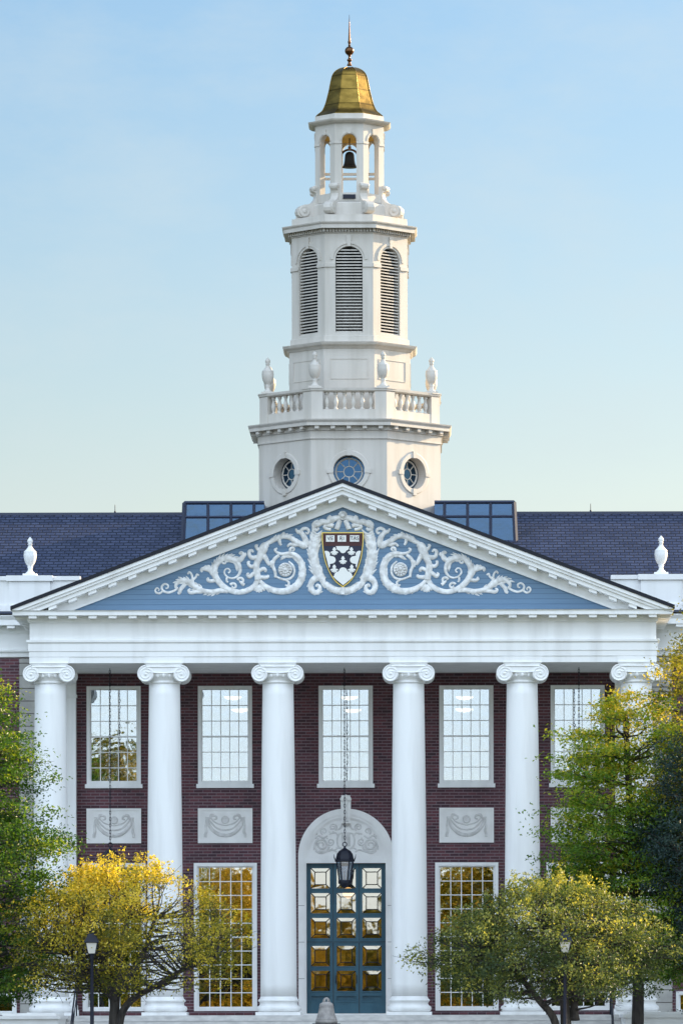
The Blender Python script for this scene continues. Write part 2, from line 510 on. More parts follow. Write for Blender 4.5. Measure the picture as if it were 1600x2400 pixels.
        k = len(prof)
        fs = []
        for i in range(len(P) - 1):
            for j in range(k if closed_prof else k - 1):
                jn = (j + 1) % k
                fs.append((i * k + j, (i + 1) * k + j, (i + 1) * k + jn, i * k + jn))
        fs.append(tuple(range(k - 1, -1, -1))); fs.append(tuple(range((len(P) - 1) * k, len(P) * k)))
        s.add(vs, fs, m)

    def wall(s, x0, x1, z0, z1, y, depth, holes, m=0):
        """front face at y with rectangular holes (x0,x1,z0,z1) and reveals going back by depth"""
        xs = sorted({x0, x1, *[h[0] for h in holes], *[h[1] for h in holes]})
        zs = sorted({z0, z1, *[h[2] for h in holes], *[h[3] for h in holes]})
        for i in range(len(xs) - 1):
            for j in range(len(zs) - 1):
                cx, cz = (xs[i] + xs[i + 1]) / 2, (zs[j] + zs[j + 1]) / 2
                if any(h[0] < cx < h[1] and h[2] < cz < h[3] for h in holes):
                    continue
                s.add([(xs[i], y, zs[j]), (xs[i + 1], y, zs[j]), (xs[i + 1], y, zs[j + 1]), (xs[i], y, zs[j + 1])], [(0, 1, 2, 3)], m)
        for a, b, c, d in holes:
            s.add([(a, y, c), (b, y, c), (b, y, d), (a, y, d), (a, y + depth, c), (b, y + depth, c), (b, y + depth, d), (a, y + depth, d)],
                  [(0, 4, 5, 1), (1, 5, 6, 2), (2, 6, 7, 3), (3, 7, 4, 0)], m)

    def build(s, name, mats, parent=None, loc=None, fix=True):
        me = bpy.data.meshes.new(name)
        me.from_pydata(s.v, [], s.f)
        if not isinstance(mats, (list, tuple)):
            mats = [mats]
        for mm in mats:
            me.materials.append(mm)
        me.polygons.foreach_set('material_index', s.m)
        me.polygons.foreach_set('use_smooth', s.s)
        me.update()
        if fix:
            import bmesh
            bm = bmesh.new(); bm.from_mesh(me)
            bmesh.ops.recalc_face_normals(bm, faces=bm.faces)
            bm.to_mesh(me); bm.free()
        o = bpy.data.objects.new(name, me)
        COL.objects.link(o)
        if parent:
            o.parent = parent
        if loc:
            o.location = loc
        return o


def tag(o, label=None, cat=None, group=None, kind=None):
    if label: o['label'] = label
    if cat: o['category'] = cat
    if group: o['group'] = group
    if kind: o['kind'] = kind
    return o


def empty(name, loc=(0, 0, 0), label=None, cat=None, group=None, parent=None):
    o = bpy.data.objects.new(name, None)
    COL.objects.link(o)
    o.location = loc
    o.empty_display_size = .3
    if parent: o.parent = parent
    return tag(o, label, cat, group)


def copy_tree(o, parent=None, loc=None):
    c = o.copy(); COL.objects.link(c)
    if parent: c.parent = parent
    if loc is not None: c.location = loc
    for ch in list(o.children):
        copy_tree(ch, c)
    return c


def spline(pts, n=6):
    """Catmull-Rom through points of any dimension"""
    P = [np.array(p, float) for p in pts]
    P = [2 * P[0] - P[1]] + P + [2 * P[-1] - P[-2]]
    out = []
    for i in range(1, len(P) - 2):
        for k in range(n):
            t = k / n
            a, b, c, d = P[i - 1], P[i], P[i + 1], P[i + 2]
            out.append(.5 * ((2 * b) + (-a + c) * t + (2 * a - 5 * b + 4 * c - d) * t * t + (-a + 3 * b - 3 * c + d) * t ** 3))
    out.append(P[-2])
    return out


# ================================================================== GROUND
GZ = -1.6
g = MB(); g.add([(-1500, -1500, GZ), (1500, -1500, GZ), (1500, 1500, GZ), (-1500, 1500, GZ)], [(0, 1, 2, 3)])
tag(g.build('lawn', M['soil']), kind='structure')
g = MB(); g.box(-12, 12, -40, -5.0, GZ + .004, GZ + .02)
tag(g.build('path', M['path']), kind='structure')

# ================================================================== LIBRARY BUILDING
LIB = empty('library_building', (0, 0, 0), 'red brick library with white six-column portico, blue pediment and slate roof', 'building')
YW = 4.3                                    # front face of the brick wall
COLX = [-8.57, -5.23, -1.91, 1.91, 5.23, 8.57]
WINX = [-6.98, -3.63, 0.0, 3.63, 6.98]
ZU0, ZU1 = zat(1837, YW), zat(1607, YW)     # upper window opening
ZL0, ZL1 = zat(2369, YW), zat(2022, YW)     # lower window opening
UW, LW = .815, .95

# ---- brick wall with openings
holes = []
for x in WINX:
    holes.append((x - UW + .03, x + UW - .03, ZU0 - .0, ZU1 - .03))
for x in (-6.98, -3.63, 3.63, 6.98):
    holes.append((x - LW + .03, x + LW - .03, ZL0 + .02, ZL1 - .03))
holes.append((-1.19, 1.19, 0.0, 4.58))
WINGX = [-12.6, -15.9, 12.6, 15.9]
for x in WINGX:
    holes.append((x - UW + .03, x + UW - .03, ZU0, ZU1 - .03))
    holes.append((x - LW + .03, x + LW - .03, ZL0 + .82, ZL1 - .03))
BASEX = [-10.72, 10.72]
for x in BASEX:
    holes.append((x - .78, x + .78, .05, .68))
b = MB()
b.wall(-36, 36, 0, 10.9, YW, .28, holes)
b.box(-36, 36, YW + 12, YW + 21.4, GZ, 10.9)
b.box(-36, -35.7, YW + .01, YW + 12, GZ, 10.9); b.box(35.7, 36, YW + .01, YW + 12, GZ, 10.9)
b.build('brick_wall', M['brick'], LIB)
for x0, x1 in ((-36, -9.82), (9.82, 36)):    # stone base of the wings
    b = MB()
    b.box(x0, x1, YW - .08, YW + .3, GZ, -.02)
    b.build('stone_base', M['quoin'], LIB)
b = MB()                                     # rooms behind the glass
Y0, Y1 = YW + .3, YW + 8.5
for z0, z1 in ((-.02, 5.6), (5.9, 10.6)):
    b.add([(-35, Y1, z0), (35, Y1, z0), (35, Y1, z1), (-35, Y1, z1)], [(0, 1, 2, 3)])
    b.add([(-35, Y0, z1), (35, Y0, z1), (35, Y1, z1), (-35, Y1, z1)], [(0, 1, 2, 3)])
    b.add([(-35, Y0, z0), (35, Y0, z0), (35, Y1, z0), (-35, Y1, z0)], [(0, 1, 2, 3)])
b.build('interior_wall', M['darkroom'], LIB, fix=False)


# ---- quoins and pilasters
for sgn in (-1, 1):
    q = MB()
    z = 0.0
    while z < 10.75:
        h = min(.375, 10.78 - z)
        q.box(sgn * 9.81, sgn * 9.03, YW - .09, YW + .02, z, z + h - .022)
        z += .38
    q.box(sgn * 9.79, sgn * 9.05, YW - .07, YW + .02, 0, 10.78, 1)
    q.build('quoin', [M['quoin'], M['grout']], LIB)
    p = MB()
    p.box(sgn * 9.03, sgn * 8.10, YW - .30, YW + .02, .32, 10.29)
    p.box(sgn * 9.10, sgn * 8.04, YW - .36, YW + .02, 0.0, .18)
    p.box(sgn * 9.07, sgn * 8.07, YW - .33, YW + .02, .18, .32)
    p.box(sgn * 9.06, sgn * 8.07, YW - .34, YW + .02, 9.58, 9.66)
    p.build('pilaster', M['white'], LIB)


# ---- Ionic columns
def arc_pts(cx, cz, r0, r1, a0, a1, n):
    out = []
    for i in range(n + 1):
        t = i / n
        a = a0 + (a1 - a0) * t
        r = r0 + (r1 - r0) * t
        out.append((cx + r * math.cos(a), cz + r * math.sin(a)))
    return out


def make_column():
    c = MB()
    prof = []
    zb, zt_ = .55, 9.72
    for i in range(26):
        t = i / 25
        r = .530 - .078 * (t ** 1.7)
        prof.append((r, zb + (zt_ - zb) * t))
    c.lathe(prof, seg=48)
    root = c.build('column', M['white'], LIB)
    b = MB()
    b.box(-.66, .66, -.66, .66, 0, .095)
    tor = [(.60, .097)]
    for i in range(9):
        a = -math.pi / 2 + math.pi * i / 8
        tor.append((.575 + .075 * math.cos(a), .19 + .085 * math.sin(a)))
    tor += [(.575, .285), (.565, .30), (.548, .335), (.560, .375), (.565, .385)]
    for i in range(7):
        a = -math.pi / 2 + math.pi * i / 6
        tor.append((.560 + .042 * math.cos(a), .43 + .042 * math.sin(a)))
    tor += [(.560, .48), (.548, .50), (.532, .548)]
    b.lathe(tor, seg=48)
    b.build('column_base', M['white'], root)
    k = MB()
    CZ = 9.965                                # volute centre height
    VX, VR = .517, .232
    # necking ring and egg band
    k.lathe([(.455, 9.70), (.485, 9.715), (.495, 9.735), (.485, 9.755), (.46, 9.77), (.47, 9.80), (.56, 9.90), (.60, 9.96), (.58, 10.02)], seg=40)
    for i in range(20):
        a = 2 * math.pi * i / 20
        k.ball((.575 * math.cos(a), .575 * math.sin(a), 9.935), .062, 0, 8, 6, (.75, .75, 1.25))
    # the two bolsters (scroll cylinders running front to back) pinched in the middle
    for sx in (-1, 1):
        def TT(x, y, z, sx=sx):
            return (sx * VX + x, z, CZ + y)
        pr = []
        for yy, rr_ in ((-.60, VR - .03), (-.60, VR), (-.50, VR), (-.46, VR - .02), (-.2, VR - .06), (0, VR - .07), (.2, VR - .06), (.46, VR - .02), (.50, VR), (.60, VR), (.60, VR - .03)):
            pr.append((rr_, yy))
        k.lathe(pr, seg=28, T=TT)
        # spiral on both end faces
        for yf in (-.60, .60):
            pts = []
            for i in range(70):
                t = i / 69
                a = math.pi / 2 + sx * (-1) * t * 2 * math.pi * 2.4
                r = (VR - .022) * (1 - t) ** .85 + .035
                pts.append((sx * VX + r * math.cos(a), yf, CZ + r * math.sin(a)))
            k.tube(pts, [.024 - .010 * i / 69 for i in range(70)], 6)
            k.ball((sx * VX, yf, CZ), .045, 0, 10, 6, (1, .7, 1))
    # channel band linking the scrolls, front and back, with a slight dip
    band = [(-VX, CZ + VR)]
    for i in range(1, 12):
        x = -VX + 2 * VX * i / 12
        band.append((x, CZ + VR))
    band.append((VX, CZ + VR))
    low = []
    for i in range(13):
        x = VX - 2 * VX * i / 12
        low.append((x, CZ + .085 - .045 * (1 - (x / VX) ** 2)))
    k.prism(band + low, -.59, .59)
    for yf in (-.60, .60):
        k.tube([(x, yf, z - .012) for x, z in low], .02, 6)
        k.tube([(x, yf, z - .02) for x, z in band], .02, 6)
    # abacus
    pr = [(.50, CZ + VR - .002), (.51, CZ + VR + .03), (.555, CZ + VR + .075), (.575, CZ + VR + .098)]
    k.lathe(pr, seg=4, smooth=False, off=math.pi / 4, scale=math.sqrt(2))
    k.build('capital', M['white'], root)
    return root


col0 = make_column()
for i, x in enumerate(COLX):
    o = col0 if i == 0 else copy_tree(col0, LIB)
    o.location = (x, 0, 0)

# ---- entablature round the portico
YF = -.47
XA = 9.13
zz = lambda py: zat(py, YF)
zA = 10.297
prof = [(0, zA), (0, zz(1539)), (.025, zz(1538)), (.025, zz(1526)), (.05, zz(1525)), (.05, zz(1507.5)), (.10, zz(1504)), (.10, zz(1499)), (.005, zz(1498)),
        (.005, zz(1460)), (.05, zz(1457)), (.07, zz(1450)), (.10, zz(1449)), (.10, 11.66), (.47, 11.66), (.47, 11.765), (.52, 11.80), (-.92, 11.80), (-.92, zA)]
e = MB()
e.sweep([(-XA, YW - .31), (-XA, YF), (XA, YF), (XA, YW - .31)], prof)
for x in COLX:                               # blocks over the capitals
    e.box(x - .575, x + .575, YF - .035, YF + .1, zA + .003, zA + .17)
ent = e.build('entablature', M['white'], LIB)
mo = MB(); mo.box(-.115, .115, -.17, .17, -.042, .042)
mod0 = None
MX = [.29 + .582 * k for k in range(16)]


def put_mod(parent, x, y, z, rz=0.0):
    global mod0
    if mod0 is None:
        o = mod0 = mo.build('modillion', M['white'], parent)
    else:
        o = mod0.copy(); COL.objects.link(o); o.parent = parent
    o.location = (x, y, z); o.rotation_euler = (0, 0, rz)


for sx in (-1, 1):
    for x in MX:
        put_mod(ent, sx * x, YF - .26, 11.617)
    for k in range(8):
        put_mod(ent, sx * (XA + .26), YF + .2 + .582 * k, 11.617, math.pi / 2)
c = MB()
c.box(-8.2, 8.2, YF + .925, YW - .002, zA + .02, zA + .2)
c.build('portico_ceiling', M['white'], LIB)

# ---- pediment
AP = zat(1123, -1.05, 801)
SL = .381
HZ = 11.802
XE = 9.60


def chevron(t0, t1):
    """band between vertical offsets t0 and t1 under the roof line, cut level at HZ"""
    xt = min(XE, (AP - t0 - HZ) / SL)
    xb = min(XE, (AP - t1 - HZ) / SL)
    top = [(-xt, AP - t0 - SL * xt), (0, AP - t0), (xt, AP - t0 - SL * xt)]
    bot = [(xb, AP - t1 - SL * xb), (0, AP - t1), (-xb, AP - t1 - SL * xb)]
    L, Rr = [], []
    if xt >= XE - 1e-6 and xb < XE - 1e-6:
        Rr = [(xt, HZ)]; L = [(-xt, HZ)]
    return top + Rr + bot + L


p = MB()
XT = (AP - .74 - HZ) / SL
p.prism([(-XT - .3, HZ), (XT + .3, HZ), (0, AP - .62)], -.40, .40)
tym = p.build('pediment', M['boards'], LIB)
r = MB()
for t0, t1, y0 in ((.112, .215, -1.05), (.217, .30, -1.00), (.302, .43, -.94), (.432, .69, -.47), (.692, .755, -.50)):
    if t1 > .5:
        xt = (AP - t0 - HZ) / SL; xb = (AP - t1 - HZ) / SL
        r.prism([(-xt, HZ), (0, AP - t0), (0, AP - t1), (-xb, HZ)], y0, -.39)
        r.prism([(xt, HZ), (0, AP - t0), (0, AP - t1), (xb, HZ)], y0, -.39)
    else:
        pts = chevron(t0, t1)
        k = len(pts) // 2
        # split at the apex so each half is convex
        xt = min(XE, (AP - t0 - HZ) / SL); xb = min(XE, (AP - t1 - HZ) / SL)
        for sx in (-1, 1):
            q = [(0, AP - t0), (sx * xt, AP - t0 - SL * xt)]
            if xt >= XE - 1e-6 and xb < XE - 1e-6:
                q.append((sx * xt, HZ))
            q += [(sx * xb, AP - t1 - SL * xb), (0, AP - t1)]
            r.prism(q, y0, -.39)
r.build('raking_cornice', M['white'], tym)
for sx in (-1, 1):
    r = MB()
    a = .115
    r.prism([(-sx * a, SL * a), (sx * a, -SL * a), (sx * a, -.097 - SL * a), (-sx * a, -.097 + SL * a)], -.90, -.46)
    rm0 = None
    for x in MX[:-1]:
        ztop = AP - .433 - SL * x
        if ztop - .13 < HZ: continue
        if rm0 is None:
            o = rm0 = r.build('modillion', M['white'], tym)
        else:
            o = rm0.copy(); COL.objects.link(o); o.parent = tym
        o.location = (sx * x, 0, ztop)
r = MB()
for sx in (-1, 1):
    r.prism([(0, AP), (sx * (XE + .05), AP - SL * (XE + .05)), (sx * (XE + .05), AP - SL * (XE + .05) - .11), (0, AP - .11)], -1.08, 12.5)
r.build('portico_roof', M['felt'], LIB)

# ---- carved rinceaux, traced from the photograph as strokes with a real relief depth
YO = -.40


def P6(X, Y):
    x, z = at(340 + X / 3.136, 1180 + Y / 3.136, YO)
    return x, z


K6 = 1 / 3.136 / 80.2


def stroke(mb, pts, mirror=1, seg=9, dep=.75, n=6, cvt=P6, y=YO, k=K6, rk=1.0):
    """pts: (X, Y, radius) in tracing units"""
    q = spline(pts, n)
    path, rad = [], []
    for s in q:
        x, z = cvt(s[0], s[1])
        path.append((mirror * x, y, z)); rad.append(max(.004, s[2] * k * rk))
    mb.tube(path, rad, seg, flat=dep)


def fronds(mb, pts, side, ln, rad, cnt, mirror=1, curl=.5, lean=.6, cvt=P6, y=YO, k=K6):
    """leaf lobes along a traced line, on one side"""
    q = spline([(a[0], a[1]) for a in pts], 8)
    for i in range(cnt):
        j = int((i + .5) / cnt * (len(q) - 1))
        p0 = q[j]; t = q[min(j + 1, len(q) - 1)] - q[max(j - 1, 0)]
        t = t / (np.linalg.norm(t) + 1e-9)
        nn = np.array((-t[1], t[0])) * side
        d = nn + t * lean
        d /= np.linalg.norm(d)
        L = ln * (0.8 + .4 * rnd.random())
        e1 = p0 + d * L * .55
        e2 = p0 + d * L * .95 + t * L * curl
        stroke(mb, [(*p0, rad * .8), (*e1, rad), (*e2, rad * .25)], mirror, 6, .7, 3, cvt, y, k)


def curl(cx, cy, r, a0, turns, w, sgn=1, n=14):
    return [(cx + r * (1 - .82 * i / n) * math.cos(a0 + sgn * turns * 2 * math.pi * i / n),
             cy + r * (1 - .82 * i / n) * math.sin(a0 + sgn * turns * 2 * math.pi * i / n), w * (1 - .35 * i / n)) for i in range(n + 1)]


def scroll_half(mir):
    o = MB()
    big = [(838, 560, 14), (880, 606, 22), (950, 640, 27), (1030, 645, 29), (1095, 622, 30), (1140, 575, 30), (1160, 505, 29), (1150, 440, 26), (1115, 388, 23), (1065, 368, 19), (1010, 372, 15), (970, 360, 12), (955, 340, 11), (972, 330, 8)]
    stroke(o, big, mir, rk=.86)
    fronds(o, big[3:11], -1, 44.3, 9.5, 22, mir)
    fronds(o, big[1:9], 1, 28.6, 7.6, 13, mir)
    stroke(o, curl(1085, 340, 20, 2.6, .9, 11), mir)
    stroke(o, [(1055, 425, 6), (1088, 460, 9), (1096, 505, 9), (1075, 545, 9), (1030, 560, 9), (985, 548, 8), (950, 530, 7)], mir)
    stroke(o, [(985, 380, 12), (950, 410, 14), (938, 455, 13), (955, 500, 12), (960, 545, 9)], mir)
    stroke(o, [(930, 470, 10), (925, 430, 9), (945, 425, 7)], mir)
    stroke(o, [(1030, 560, 8), (1055, 580, 9), (1050, 605, 8), (1030, 600, 6)], mir)
    # rosette
    cx, cz = P6(1030, 487)
    o.lathe([(.0005, .0), (.0006, .05), (.08, .05), (.10, .035), (.205, .04), (.21, .0)], seg=22, T=lambda x, y, z: (mir * cx + x, YO - z, cz + y))
    for ring, cnt, br in ((.165, 13, .036), (.10, 9, .034)):
        for i in range(cnt):
            a = 2 * math.pi * i / cnt
            o.ball((mir * cx + ring * math.cos(a), YO - .05, cz + ring * math.sin(a)), br, 0, 7, 5)
    o.ball((mir * cx, YO - .06, cz), .05, 0, 8, 6)
    # acanthus knot at the foot
    for dx, dy in ((-40, 40), (-20, 52), (0, 56), (22, 52), (44, 40), (60, 24)):
        stroke(o, [(838, 600, 10), (838 + dx * .6, 600 + dy * .7, 13), (838 + dx, 600 + dy, 5)], mir, 7, .7, 3)
    # second scroll
    st2 = [(830, 560, 22), (805, 605, 24), (750, 640, 24), (690, 652, 23), (630, 640, 24), (575, 608, 26), (532, 560, 27), (512, 505, 26), (525, 450, 25), (565, 412, 24), (620, 402, 22), (672, 425, 22), (695, 465, 18), (697, 505, 14), (675, 538, 10), (640, 550, 9), (605, 540, 8), (583, 512, 8), (590, 485, 7), (612, 480, 7), (625, 497, 7), (612, 512, 7)]
    stroke(o, st2, mir, rk=.86)
    fronds(o, st2[6:12], -1, 37.6, 8.6, 14, mir)
    fronds(o, st2[9:13], 1, 42.1, 10.4, 6, mir)
    fronds(o, st2[0:5], 1, 24.2, 8.6, 6, mir)
    stroke(o, [(672, 430, 16), (705, 410, 20), (722, 380, 16), (706, 362, 13), (692, 372, 8)], mir)
    stroke(o, [(715, 400, 12), (738, 378, 9), (735, 362, 6)], mir)
    stroke(o, curl(585, 430, 20, 4.4, .9, 9, -1), mir)
    stroke(o, [(600, 545, 8), (600, 570, 8), (610, 580, 6)], mir)
    stroke(o, [(530, 520, 17), (500, 495, 14), (480, 470, 12)], mir)
    for ex, ey, w in ((430, 480, 15), (450, 466, 12), (470, 462, 11)):
        stroke(o, [(515, 545, 12), (485, 500, 14), (ex, ey, w), (ex - 15, ey + 12, w * .8), (ex - 8, ey + 24, 6)], mir)
    stroke(o, [(520, 565, 14), (480, 570, 14), (460, 560, 11), (468, 545, 8)], mir)
    stroke(o, curl(650, 610, 26, 3.6, 1.0, 10), mir)
    stroke(o, curl(705, 570, 26, 3.4, 1.0, 11), mir)
    stroke(o, [(730, 600, 13), (715, 590, 12), (705, 575, 10)], mir)
    # tail of the scroll
    tail = [(610, 645, 18), (555, 640, 22), (490, 650, 22), (420, 640, 22), (370, 612, 24), (320, 575, 24), (270, 565, 20), (232, 590, 17), (228, 618, 12), (245, 622, 8)]
    stroke(o, tail, mir, rk=.86)
    fronds(o, tail[1:7], -1, 33.1, 8.6, 12, mir)
    fronds(o, tail[3:8], 1, 33.1, 8.6, 9, mir)
    stroke(o, [(430, 645, 14), (370, 650, 15), (335, 655, 14), (320, 640, 10), (335, 628, 7)], mir)
    stroke(o, [(300, 590, 14), (262, 630, 16), (255, 655, 13), (240, 660, 9)], mir)
    stroke(o, [(240, 625, 8), (205, 645, 9), (165, 655, 9), (130, 638, 9), (124, 610, 8), (145, 592, 8), (168, 600, 7), (168, 620, 6), (152, 624, 5)], mir)
    stroke(o, [(135, 640, 8), (110, 660, 8), (85, 656, 8), (76, 638, 7), (88, 622, 7), (104, 632, 5), (98, 644, 5)], mir)
    stroke(o, [(355, 590, 10), (350, 550, 9), (342, 520, 8), (325, 505, 8), (314, 520, 6)], mir)
    stroke(o, [(355, 560, 9), (375, 540, 8), (382, 522, 8), (398, 530, 6)], mir)
    # central grotesque stalk
    stroke(o, [(832, 565, 26), (826, 520, 24), (818, 480, 26), (822, 440, 24), (842, 400, 26), (862, 350, 34), (880, 315, 32), (905, 300, 18)], mir)
    for q in ([(820, 500, 14), (785, 525, 16), (765, 540, 13), (752, 522, 10), (764, 512, 7)],
              [(820, 450, 14), (785, 465, 15), (765, 455, 13), (758, 432, 10), (772, 430, 7)],
              [(830, 500, 14), (868, 480, 15), (885, 490, 12), (882, 505, 8)],
              [(832, 540, 14), (870, 545, 16), (900, 540, 13), (905, 525, 8)],
              [(845, 390, 16), (800, 400, 18), (772, 390, 15), (765, 355, 13), (785, 345, 10), (795, 360, 7)],
              [(860, 350, 16), (828, 335, 14), (815, 312, 11), (830, 306, 7)],
              [(865, 370, 22), (890, 410, 18), (905, 440, 13), (915, 455, 8)]):
        stroke(o, q, mir)
    # upper dragon body
    up = [(880, 300, 14), (915, 285, 20), (960, 262, 22), (1010, 243, 22), (1060, 250, 22), (1100, 275, 24), (1140, 298, 28), (1172, 310, 30), (1178, 270, 27), (1160, 232, 22), (1140, 212, 20), (1115, 208, 16)]
    stroke(o, up, mir, rk=.86)
    fronds(o, up[1:6], -1, 28.6, 8.6, 8, mir)
    stroke(o, [(1140, 300, 16), (1100, 305, 15), (1065, 300, 12), (1045, 318, 8)], mir)
    stroke(o, [(985, 260, 14), (990, 290, 12), (1000, 308, 8)], mir)
    stroke(o, [(1010, 240, 12), (1015, 220, 9), (1028, 216, 6)], mir)
    stroke(o, [(1140, 205, 12), (1165, 185, 13), (1192, 188, 12), (1203, 205, 10), (1192, 222, 8), (1178, 212, 6)], mir)
    stroke(o, [(1130, 215, 14), (1112, 198, 10), (1108, 185, 6)], mir)
    return o


for mir in (1, -1):
    scroll_half(mir).build('scroll_ornament', M['relief'], tym)


# acanthus plumes beside the shield, ribbon bow above, garland below  (tracing of the shield close-up)
def P7(X, Y):
    x, z = at(700 + X / 7.84, 1190 + Y / 7.84, YO)
    x0 = at(700 + 806 / 7.84, 1190 + Y / 7.84, YO)[0]
    return x - x0, z


K7 = 1 / 7.84 / 80.2
kw = dict(cvt=P7, k=K7)
for mir in (1, -1):
    o = MB()
    spine = [(330, 470, 18), (300, 600, 55), (280, 720, 75), (265, 850, 85), (290, 1000, 80), (330, 1150, 85), (390, 1270, 85), (470, 1330, 60)]
    stroke(o, spine, mir, dep=.45, **kw)
    fronds(o, spine[:7], -1, 115, 26, 16, mir, curl=-.55, lean=-.5, **kw)
    fronds(o, spine[:7], 1, 120, 26, 16, mir, curl=-.55, lean=-.5, **kw)
    stroke(o, [(330, 1280, 70), (250, 1340, 60), (215, 1430, 55), (240, 1520, 55), (310, 1560, 50), (375, 1520, 45), (380, 1450, 35), (335, 1420, 28), (315, 1455, 22)], mir, **kw)
    fronds(o, [(250, 1340), (215, 1430), (240, 1520), (310, 1560), (375, 1520)], 1, 60, 24, 7, mir, **kw)
    stroke(o, [(430, 1330, 60), (470, 1430, 45), (480, 1480, 20)], mir, **kw)
    o.build('acanthus_plume', M['relief'], tym)
o = MB()
for mir in (1, -1):
    for q in ([(800, 180, 40), (700, 190, 55), (600, 220, 62), (520, 270, 55), (430, 260, 58), (360, 300, 55), (300, 330, 48), (275, 380, 40), (330, 410, 30), (370, 370, 22)],
              [(760, 230, 45), (720, 320, 48), (690, 400, 50)], [(640, 340, 40), (560, 320, 40), (470, 350, 34), (520, 390, 30), (590, 400, 30)],
              [(360, 240, 26), (300, 270, 34), (260, 320, 30), (285, 370, 22)], [(600, 160, 40), (560, 200, 50), (560, 270, 40)],
              [(640, 250, 26), (560, 300, 22), (480, 310, 20)]):
        stroke(o, q, mir, **kw)
o.build('ribbon_bow', M['relief'], tym)
o = MB()
x0, z0 = P7(806, 145)
for i in range(14):
    a = 2 * math.pi * i / 14
    o.ball((.11 * math.cos(a), YO - .03, z0 + .11 * math.sin(a)), .032, 0, 7, 5)
o.ball((0, YO - .03, z0), .09, 0, 12, 8)
o.build('rosette', M['relief'], tym)
o = MB()
for mir in (1, -1):
    stroke(o, [(480, 1390, 50), (580, 1470, 62), (690, 1520, 66), (806, 1530, 66)], mir, **kw)
    fronds(o, [(480, 1390), (580, 1470), (690, 1520), (800, 1530)], 1, 75, 26, 8, mir, **kw)
    fronds(o, [(480, 1390), (580, 1470), (690, 1520), (800, 1530)], -1, 75, 26, 8, mir, **kw)
x0, z0 = P7(806, 1530)
o.box(-.05, .05, YO - .12, YO, z0 - .10, z0 + .10)
o.build('garland', M['relief'], tym)

# ---- shield
SU = 1 / 7.84 / 80.2
sz0 = P7(806, 458)[1]


def S(X, Y):
    return (X - 806) * SU, sz0 - (Y - 458) * SU


half = [(381, 458), (378, 620), (366, 760), (340, 930), (290, 1090), (215, 1250), (120, 1375), (0, 1465)]
outl = spline([(h[0], h[1]) for h in half], 5)


def shield_poly(inset):
    kx = (381 - inset) / 381
    pts = []
    ymid = 458 + inset
    ysc = (1465 - 458 - inset * 2.3) / (1465 - 458)
    for q in outl:
        pts.append((806 + q[0] * kx, ymid + (q[1] - 458) * ysc))
    for q in outl[::-1][1:]:
        pts.append((806 - q[0] * kx, ymid + (q[1] - 458) * ysc))
    return [S(*q) for q in pts]


SH = MB()
SH.prism(shield_poly(0), YO - .10, YO + .01)
shield = SH.build('shield', M['gold_edge'], LIB)
s = MB()
s.prism(shield_poly(15), YO - .115, YO - .10)
s.build('shield_field', M['navy'], shield)
s = MB()
# crimson chief
s.prism([S(806 - 360, 480), S(806 + 360, 480), S(806 + 355, 620), S(806 + 347, 708), S(806 - 347, 708), S(806 - 355, 620)], YO - .122, YO - .116)
s.build('shield_chief', M['maroon'], shield)


def clip_shield(pts):
    """keep polygon points inside the shield's inner outline (by half width at that height)"""
    out_ = []
    for X, Y in pts:
        hw = np.interp(Y, [458 + (q[1] - 458) * .97 for q in outl], [q[0] * .93 for q in outl])
        out_.append((806 + max(-hw, min(hw, X - 806)), Y))
    return out_


def circle(cx, cy, r, a0, a1, n=12):
    return [(cx + r * math.cos(a0 + (a1 - a0) * i / n), cy + r * math.sin(a0 + (a1 - a0) * i / n)) for i in range(n + 1)]


s = MB()
pi = math.pi


def lobed(cx, cy, ang, sc=1.0):
    """white cross arm with three rounded lobes, opening at its edge; ang = direction it points"""
    loc_ = [(-150, 155), (-150, -155)]
    loc_ += [(-60 + 75 * math.cos(t), -105 + 62 * math.sin(t)) for t in np.linspace(-pi * .85, pi * .15, 9)]
    loc_ += [(45 + 72 * math.cos(t), 68 * math.sin(t)) for t in np.linspace(-pi * .5, pi * .5, 9)]
    loc_ += [(-60 + 75 * math.cos(t), 105 + 62 * math.sin(t)) for t in np.linspace(-pi * .15, pi * .85, 9)]
    c_, s_ = math.cos(ang), math.sin(ang)
    return [(cx + sc * (a * c_ - b_ * s_), cy + sc * (a * s_ + b_ * c_)) for a, b_ in loc_]


top = [(680, 712), (930, 712)] + circle(875, 745, 45, -.2, 1.5) + circle(810, 780, 62, .3, pi - .3) + circle(735, 745, 45, 1.6, 3.3)
polys = [top, clip_shield(lobed(560, 965, 0)), clip_shield(lobed(1055, 965, pi))]
botm = [(812, 1428), (690, 1330), (628, 1268)] + circle(720, 1255, 72, pi * 1.0, pi * 1.45) + circle(812, 1180, 78, pi * 1.05, pi * 1.95) + circle(905, 1255, 72, pi * 1.55, pi * 2.0) + [(1000, 1268), (935, 1330)]
polys.append(botm)
for q in polys:
    s = MB()
    s.prism([S(*p_) for p_ in q], YO - .130, YO - .116)
    s.build('shield_cross', M['shield_white'], shield)
for cx, cy in ((652, 805), (965, 805), (810, 970), (650, 1125), (970, 1125)):
    s = MB()
    for a in (-62, -31, 0, 31, 62):
        a = R(a)
        tip = (cx + 72 * math.sin(a), cy - 10 + 78 * math.cos(a))
        s.prism([S(cx - 8, cy - 10), S(tip[0] - 15 * math.cos(a), tip[1] + 15 * math.sin(a)), S(tip[0] + 4 * math.sin(a), tip[1] + 8 * math.cos(a)), S(tip[0] + 15 * math.cos(a), tip[1] - 15 * math.sin(a)), S(cx + 8, cy - 10)], YO - .131 - .0004 * abs(a), YO - .116)
    s.prism([S(cx - 36, cy - 28), S(cx - 12, cy - 72), S(cx + 12, cy - 72), S(cx + 36, cy - 28), S(cx, cy + 8)], YO - .133, YO - .116)
    s.build('shield_shell', M['shield_white'], shield)
